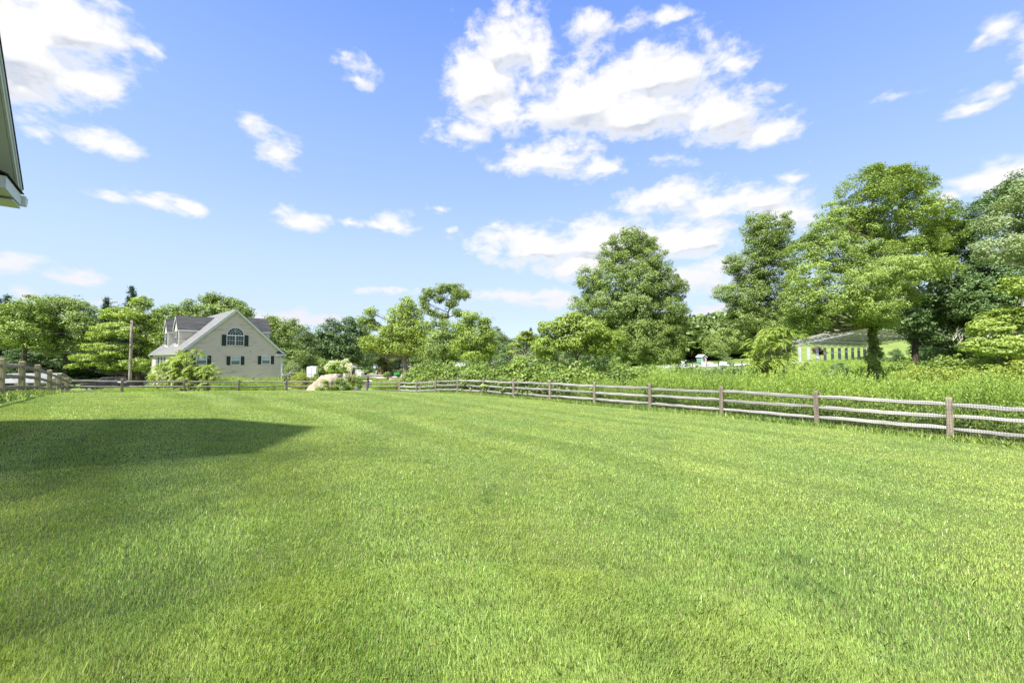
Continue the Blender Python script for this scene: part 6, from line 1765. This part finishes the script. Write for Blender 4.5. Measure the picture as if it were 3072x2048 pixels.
shrub('plum_tree', 'dark purple leaved small tree beyond the canopy columns', 2455, 118, [(2450, 1050, 14, 10), (2462, 1056, 14, 10)], L_red, 113, clump=.7, leaf=.3)
shrub('roadside_shrub', 'low shrub strip left of the tan barn end', 1095, 125, [(1078, 1113, 12, 4), (1096, 1113, 10, 4)], L_oak, 114, clump=.45, leaf=.25)

def hydrangea():
    Y = 50; px = 1015
    root = shrub('hydrangea_tree', 'white flowering hydrangea tree behind the tan boulder', px, Y, [(990, 1102, 14, 10), (1012, 1096, 18, 12), (1035, 1094, 16, 12), (1000, 1112, 20, 8), (1030, 1108, 18, 10)], L_weed, 120, clump=.3, leaf=.14, cat='tree', stems=4)
    rng = np.random.default_rng(121); proto = None
    rr_ = random.Random(122)
    spots = [(1036, 1082), (1042, 1081), (989, 1088), (998, 1086), (1004, 1090), (1012, 1091), (1020, 1089), (1028, 1086), (1033, 1090), (983, 1098), (978, 1102), (988, 1100), (993, 1094), (1040, 1096), (1045, 1099), (1050, 1098), (1053, 1106), (1047, 1107), (984, 1107), (990, 1104), (1000, 1096), (1007, 1096), (1025, 1093), (1036, 1099), (1030, 1111), (996, 1103), (1012, 1102), (1018, 1106), (980, 1107), (1010, 1086), (1024, 1100), (1052, 1093)]
    for i, (x, y) in enumerate(spots):
        c = P(x, y, Y + rr_.uniform(-.6, .3))
        if proto is None:
            n = 90; d = rng.normal(size=(n, 3)); d /= np.linalg.norm(d, axis=1)[:, None]
            pts = d * np.array([.17, .17, .22])
            proto = np_mesh('flower_head', leaf_cloud(pts, .10, rng, .2, .9), 4, L_flower, None, rng.uniform(0, 1, n)).data
            o = bpy.data.objects['flower_head']
        else:
            o = bpy.data.objects.new('flower_head', proto); COL.objects.link(o)
        o.parent = root; o.matrix_parent_inverse = Matrix.Translation(root.location).inverted()
        s_ = rr_.uniform(.8, 1.25); o.location = c; o.scale = (s_, s_, s_); o.rotation_euler = (rr_.uniform(-.4, .4), rr_.uniform(-.4, .4), rr_.uniform(0, 6))
hydrangea()
def blossoms(name, label, spots, mat, size, Y, seed):
    rng = np.random.default_rng(seed); pts = []
    for (x, y, n, sp) in spots:
        c = np.array(P(x, y, Y)); pts.append(c + rng.normal(size=(n, 3)) * np.array([sp, sp, sp * .7]))
    o = np_mesh(name, leaf_cloud(np.concatenate(pts), size, rng, .3, .9), 4, mat, None, None); tag(o, label, 'flowers', kind='stuff')
blossoms('pink_blossoms', 'pink and lilac blossoms on the perennials right of the boulder', [(1040, 1121, 40, .12), (1030, 1129, 30, .12), (1060, 1128, 40, .2), (1068, 1138, 30, .15), (1045, 1126, 40, .2), (1073, 1141, 16, .1)], L_pink, .05, 32.6, 131)
blossoms('purple_blossom', 'single purple flower ball at the right end of the flower bed', [(1067.5, 1167, 120, .085)], L_purple, .06, 31.5, 132)
blossoms('orange_blossoms', 'tiny orange blossoms in the perennials left of the boulder', [(915, 1121, 14, .06), (968, 1127, 6, .05)], L_orange, .05, 33, 133)
blossoms('white_blossoms', 'small white blossoms between the boulder and the pink perennials', [(1030, 1136, 40, .12), (1022, 1140, 20, .12), (895, 1152, 10, .2), (1036, 1150, 20, .15)], L_flower, .05, 32.0, 134)

def dead_twigs(name, label, spots, seed, mat=B_pale):
    r = random.Random(seed)
    p0 = P(spots[0][0], spots[0][1], spots[0][2]); root = MB()
    for (px, py, Y, L, n) in spots:
        b = P(px, py, Y)
        for k in range(n):
            a = r.uniform(-.9, .9); e = b + Vector((math.sin(a) * L, r.uniform(-.3, .3) * L, math.cos(a) * L * r.uniform(.6, 1)))
            pts = wiggle(b, e, 4, L * .08, r); root.tube(pts, [.025, .02, .016, .011, .006], 4, cap=False)
            for q in range(3):
                s_ = pts[r.randint(1, 3)]; e2 = s_ + Vector((r.uniform(-1, 1), r.uniform(-.5, .5), r.uniform(.1, 1))) * L * .35
                root.tube([s_, e2], [.012, .005], 3, cap=False)
    o = root.build(name, mat, None, recalc=False); tag(o, label, 'dead branches')
dead_twigs('dead_branches', 'bleached dead twigs poking from the dark scrub below the green hut', [(2118, 1128, 34, 1.1, 4), (2138, 1126, 34, 1.2, 3), (2190, 1130, 34, 1.1, 4), (2095, 1122, 34, .8, 2)], 141)
dead_twigs('dead_branches', 'bare grey drooping twigs hanging at the right edge trees', [(2880, 1040, 31, 1.3, 4), (2960, 1030, 30, 1.2, 4), (2860, 1020, 31, 1.2, 4)], 142)
dead_twigs('dead_branches', 'bare grey brush around the small yellow tree', [(1545, 1085, 60, 2.4, 6), (1590, 1085, 60, 2.4, 6), (1530, 1088, 60, 1.8, 4)], 143)

# ================================================================== lawn grass
M_blade = bpy.data.materials.new('grass_blade'); nt, ns, lk = nodes_of(M_blade)
at = N(nt, 'ShaderNodeAttribute', attribute_name='tint'); ah = N(nt, 'ShaderNodeAttribute', attribute_name='along')
g = N(nt, 'ShaderNodeNewGeometry')
n_ = N(nt, 'ShaderNodeTexNoise', inp={'Scale': .45, 'Detail': 4.0, 'Roughness': .6}); lk.new(g.outputs['Position'], n_.inputs['Vector'])
n2_ = N(nt, 'ShaderNodeTexNoise', inp={'Scale': 3.5, 'Detail': 4.0}); lk.new(g.outputs['Position'], n2_.inputs['Vector'])
base = mixc(nt, at.outputs['Fac'], (.165, .295, .065), (.51, .69, .190))
base = mixc(nt, math_n(nt, 'MULTIPLY', smooth(nt, n_.outputs['Fac'], .38, .68), .55), base, (.56, .66, .165))
base = mixc(nt, math_n(nt, 'MULTIPLY', smooth(nt, n2_.outputs['Fac'], .5, .72), .35), base, (.16, .25, .050))
n3_ = N(nt, 'ShaderNodeTexNoise', inp={'Scale': 1.1, 'Detail': 6.0, 'Roughness': .7}); lk.new(g.outputs['Position'], n3_.inputs['Vector'])
base = mixc(nt, math_n(nt, 'MULTIPLY', smooth(nt, n3_.outputs['Fac'], .60, .78), .40), base, (.47, .50, .18))
base = mixc(nt, math_n(nt, 'MULTIPLY', smooth(nt, n3_.outputs['Fac'], .46, .30), .6), base, (.10, .22, .06))
straw = smooth(nt, at.outputs['Fac'], .955, .97)
base = mixc(nt, straw, base, (.55, .48, .27))
tipc = mixc(nt, math_n(nt, 'MULTIPLY', smooth(nt, ah.outputs['Fac'], .72, 1.0), .45), base, (.55, .55, .30))
dd = N(nt, 'ShaderNodeBsdfDiffuse'); lk.new(tipc, dd.inputs[0])
tr_ = N(nt, 'ShaderNodeBsdfTranslucent'); lk.new(mixc(nt, 1.0, tipc, (1.3, 1.25, .5), 'MULTIPLY'), tr_.inputs[0])
mx = N(nt, 'ShaderNodeMixShader'); mx.inputs[0].default_value = .34; lk.new(dd.outputs[0], mx.inputs[1]); lk.new(tr_.outputs[0], mx.inputs[2])
gl = N(nt, 'ShaderNodeBsdfGlossy', inp={'Roughness': .38}); m2 = N(nt, 'ShaderNodeMixShader'); m2.inputs[0].default_value = .05
lk.new(mx.outputs[0], m2.inputs[1]); lk.new(gl.outputs[0], m2.inputs[2])
oo = N(nt, 'ShaderNodeOutputMaterial'); lk.new(m2.outputs[0], oo.inputs[0])

def blades(name, label, x, y, hgt, wid, seed, lean=.38, stripes=True, tint_shift=0.0):
    rng = np.random.default_rng(seed); n = len(x); z = H(x, y)
    az = rng.uniform(0, 2 * np.pi, n); wa_ = az + np.pi / 2 + rng.normal(size=n) * .4
    ln_ = np.abs(rng.normal(size=n)) * lean
    dx, dy = np.cos(az) * ln_, np.sin(az) * ln_
    s_, t_ = st(x, y)
    band = np.zeros(n)
    if stripes:
        # mowing passes roughly along the side fences, slightly curved: the blades lie over by turns
        band = np.tanh(2.5 * np.sin((s_ + .02 * (t_ - 12) ** 2 * .25 + .12 * np.sin(t_ * .9)) * 2 * np.pi / 1.7) + .8 * np.sin(s_ * 1.7 + t_ * .21)) * (.55 + .45 * np.sin(t_ * .3 + s_))
        dx += E1[0] * band * .20; dy += E1[1] * band * .20
    h = hgt * rng.uniform(.55, 1.15, n)
    wx, wy = np.cos(wa_) * wid * .5, np.sin(wa_) * wid * .5
    mx_, my_ = x + dx * h * .35, y + dy * h * .35
    tx, ty = x + dx * h, y + dy * h
    k = 1 / np.sqrt(1 + (dx ** 2 + dy ** 2) * .6)
    zm, zt = z + h * .55 * k, z + h * k
    A_ = np.stack([x - wx, y - wy, z - .004], -1); B_ = np.stack([x + wx, y + wy, z - .004], -1)
    C_ = np.stack([mx_ + wx * .9, my_ + wy * .9, zm], -1); D_ = np.stack([tx + wx * .18, ty + wy * .18, zt], -1); E_ = np.stack([mx_ - wx * .9, my_ - wy * .9, zm], -1)
    co = np.stack([A_, B_, C_, D_, E_], 1).reshape(-1, 3)
    tint = np.clip(rng.uniform(0, 1, n) * .8 + tint_shift + .17 * band + rng.normal(size=n) * .05 + .1, 0, .95)
    tint[rng.uniform(0, 1, n) < .035] = 1.0
    o = np_mesh(name, co, 5, M_blade, None, tint)
    a = o.data.attributes.new('along', 'FLOAT', 'POINT'); a.data.foreach_set('value', np.tile(np.array([0, 0, .55, 1, .55], np.float32), n))
    tag(o, label, 'grass', kind='stuff')
    return o
rng = np.random.default_rng(301)
def sample_r(n, r0, r1, p):
    """radii with areal density falling as r**-p"""
    q = 2 - p; u = rng.uniform(0, 1, n)
    return (r0 ** q + u * (r1 ** q - r0 ** q)) ** (1 / q)
near = 430000
r_a = np.sqrt(rng.uniform(.7 ** 2, 3.2 ** 2, near)); r_b = sample_r(1350000, 3.2, 38, 1.35)
ra = np.r_[r_a, r_b]; az = rng.uniform(-1.05, 1.0, len(ra))
gx, gy = ra * np.sin(az), ra * np.cos(az)
ok = lawn_inside(gx, gy, .12) & (gy > .3); gx, gy, ra = gx[ok], gy[ok], ra[ok]
tuft = .5 + .5 * np.sin(gx * 7.1 + 2.1 * np.sin(gy * 5.3)) * np.sin(gy * 6.7 + 1.7 * np.sin(gx * 4.1))
patchy = .5 + .5 * np.sin(gx * 1.3 + 1.9 * np.sin(gy * 1.1 + 1)) * np.cos(gy * 1.7)
hg = (.016 + .016 * tuft + .008 * patchy) * (1 + .25 * np.clip((7 - ra) / 5, 0, 1)) * np.where(rng.uniform(0, 1, len(gx)) < .05, 1.7, 1.0)
wd = .0031 * np.clip(ra / 3.2, 1, None) ** .55
blades('lawn_grass', 'freshly mown lawn grass', gx, gy, hg, wd, 302)
# unmown fringe along the right fence and around the posts
n = 26000
t_ = rng.uniform(-9, 35, n); s_ = 16.55 + rng.normal(size=n) * .22
fx, fy = s_ * E2[0] + t_ * E1[0], s_ * E2[1] + t_ * E1[1]
blades('fence_fringe_grass', 'long uncut grass along the foot of the right fence', fx, fy, rng.uniform(.10, .26, n), np.full(n, .009), 303, lean=.7, stripes=False, tint_shift=-.1)
n = 9000
t_ = rng.uniform(18, 36, n); s_ = -3.45 + rng.normal(size=n) * .25
fx, fy = s_ * E2[0] + t_ * E1[0], s_ * E2[1] + t_ * E1[1]
blades('fence_fringe_grass', 'long uncut grass along the foot of the lichened left fence', fx, fy, rng.uniform(.06, .24, n), np.full(n, .012), 304, lean=.6, stripes=False)
n = 14000
s_ = rng.uniform(-3.5, 16.6, n); t_ = 35.5 + rng.normal(size=n) * .3
fx, fy = s_ * E2[0] + t_ * E1[0], s_ * E2[1] + t_ * E1[1]
blades('fence_fringe_grass', 'long uncut grass along the foot of the far fence', fx, fy, rng.uniform(.05, .16, n), np.full(n, .02), 305, lean=.6, stripes=False)
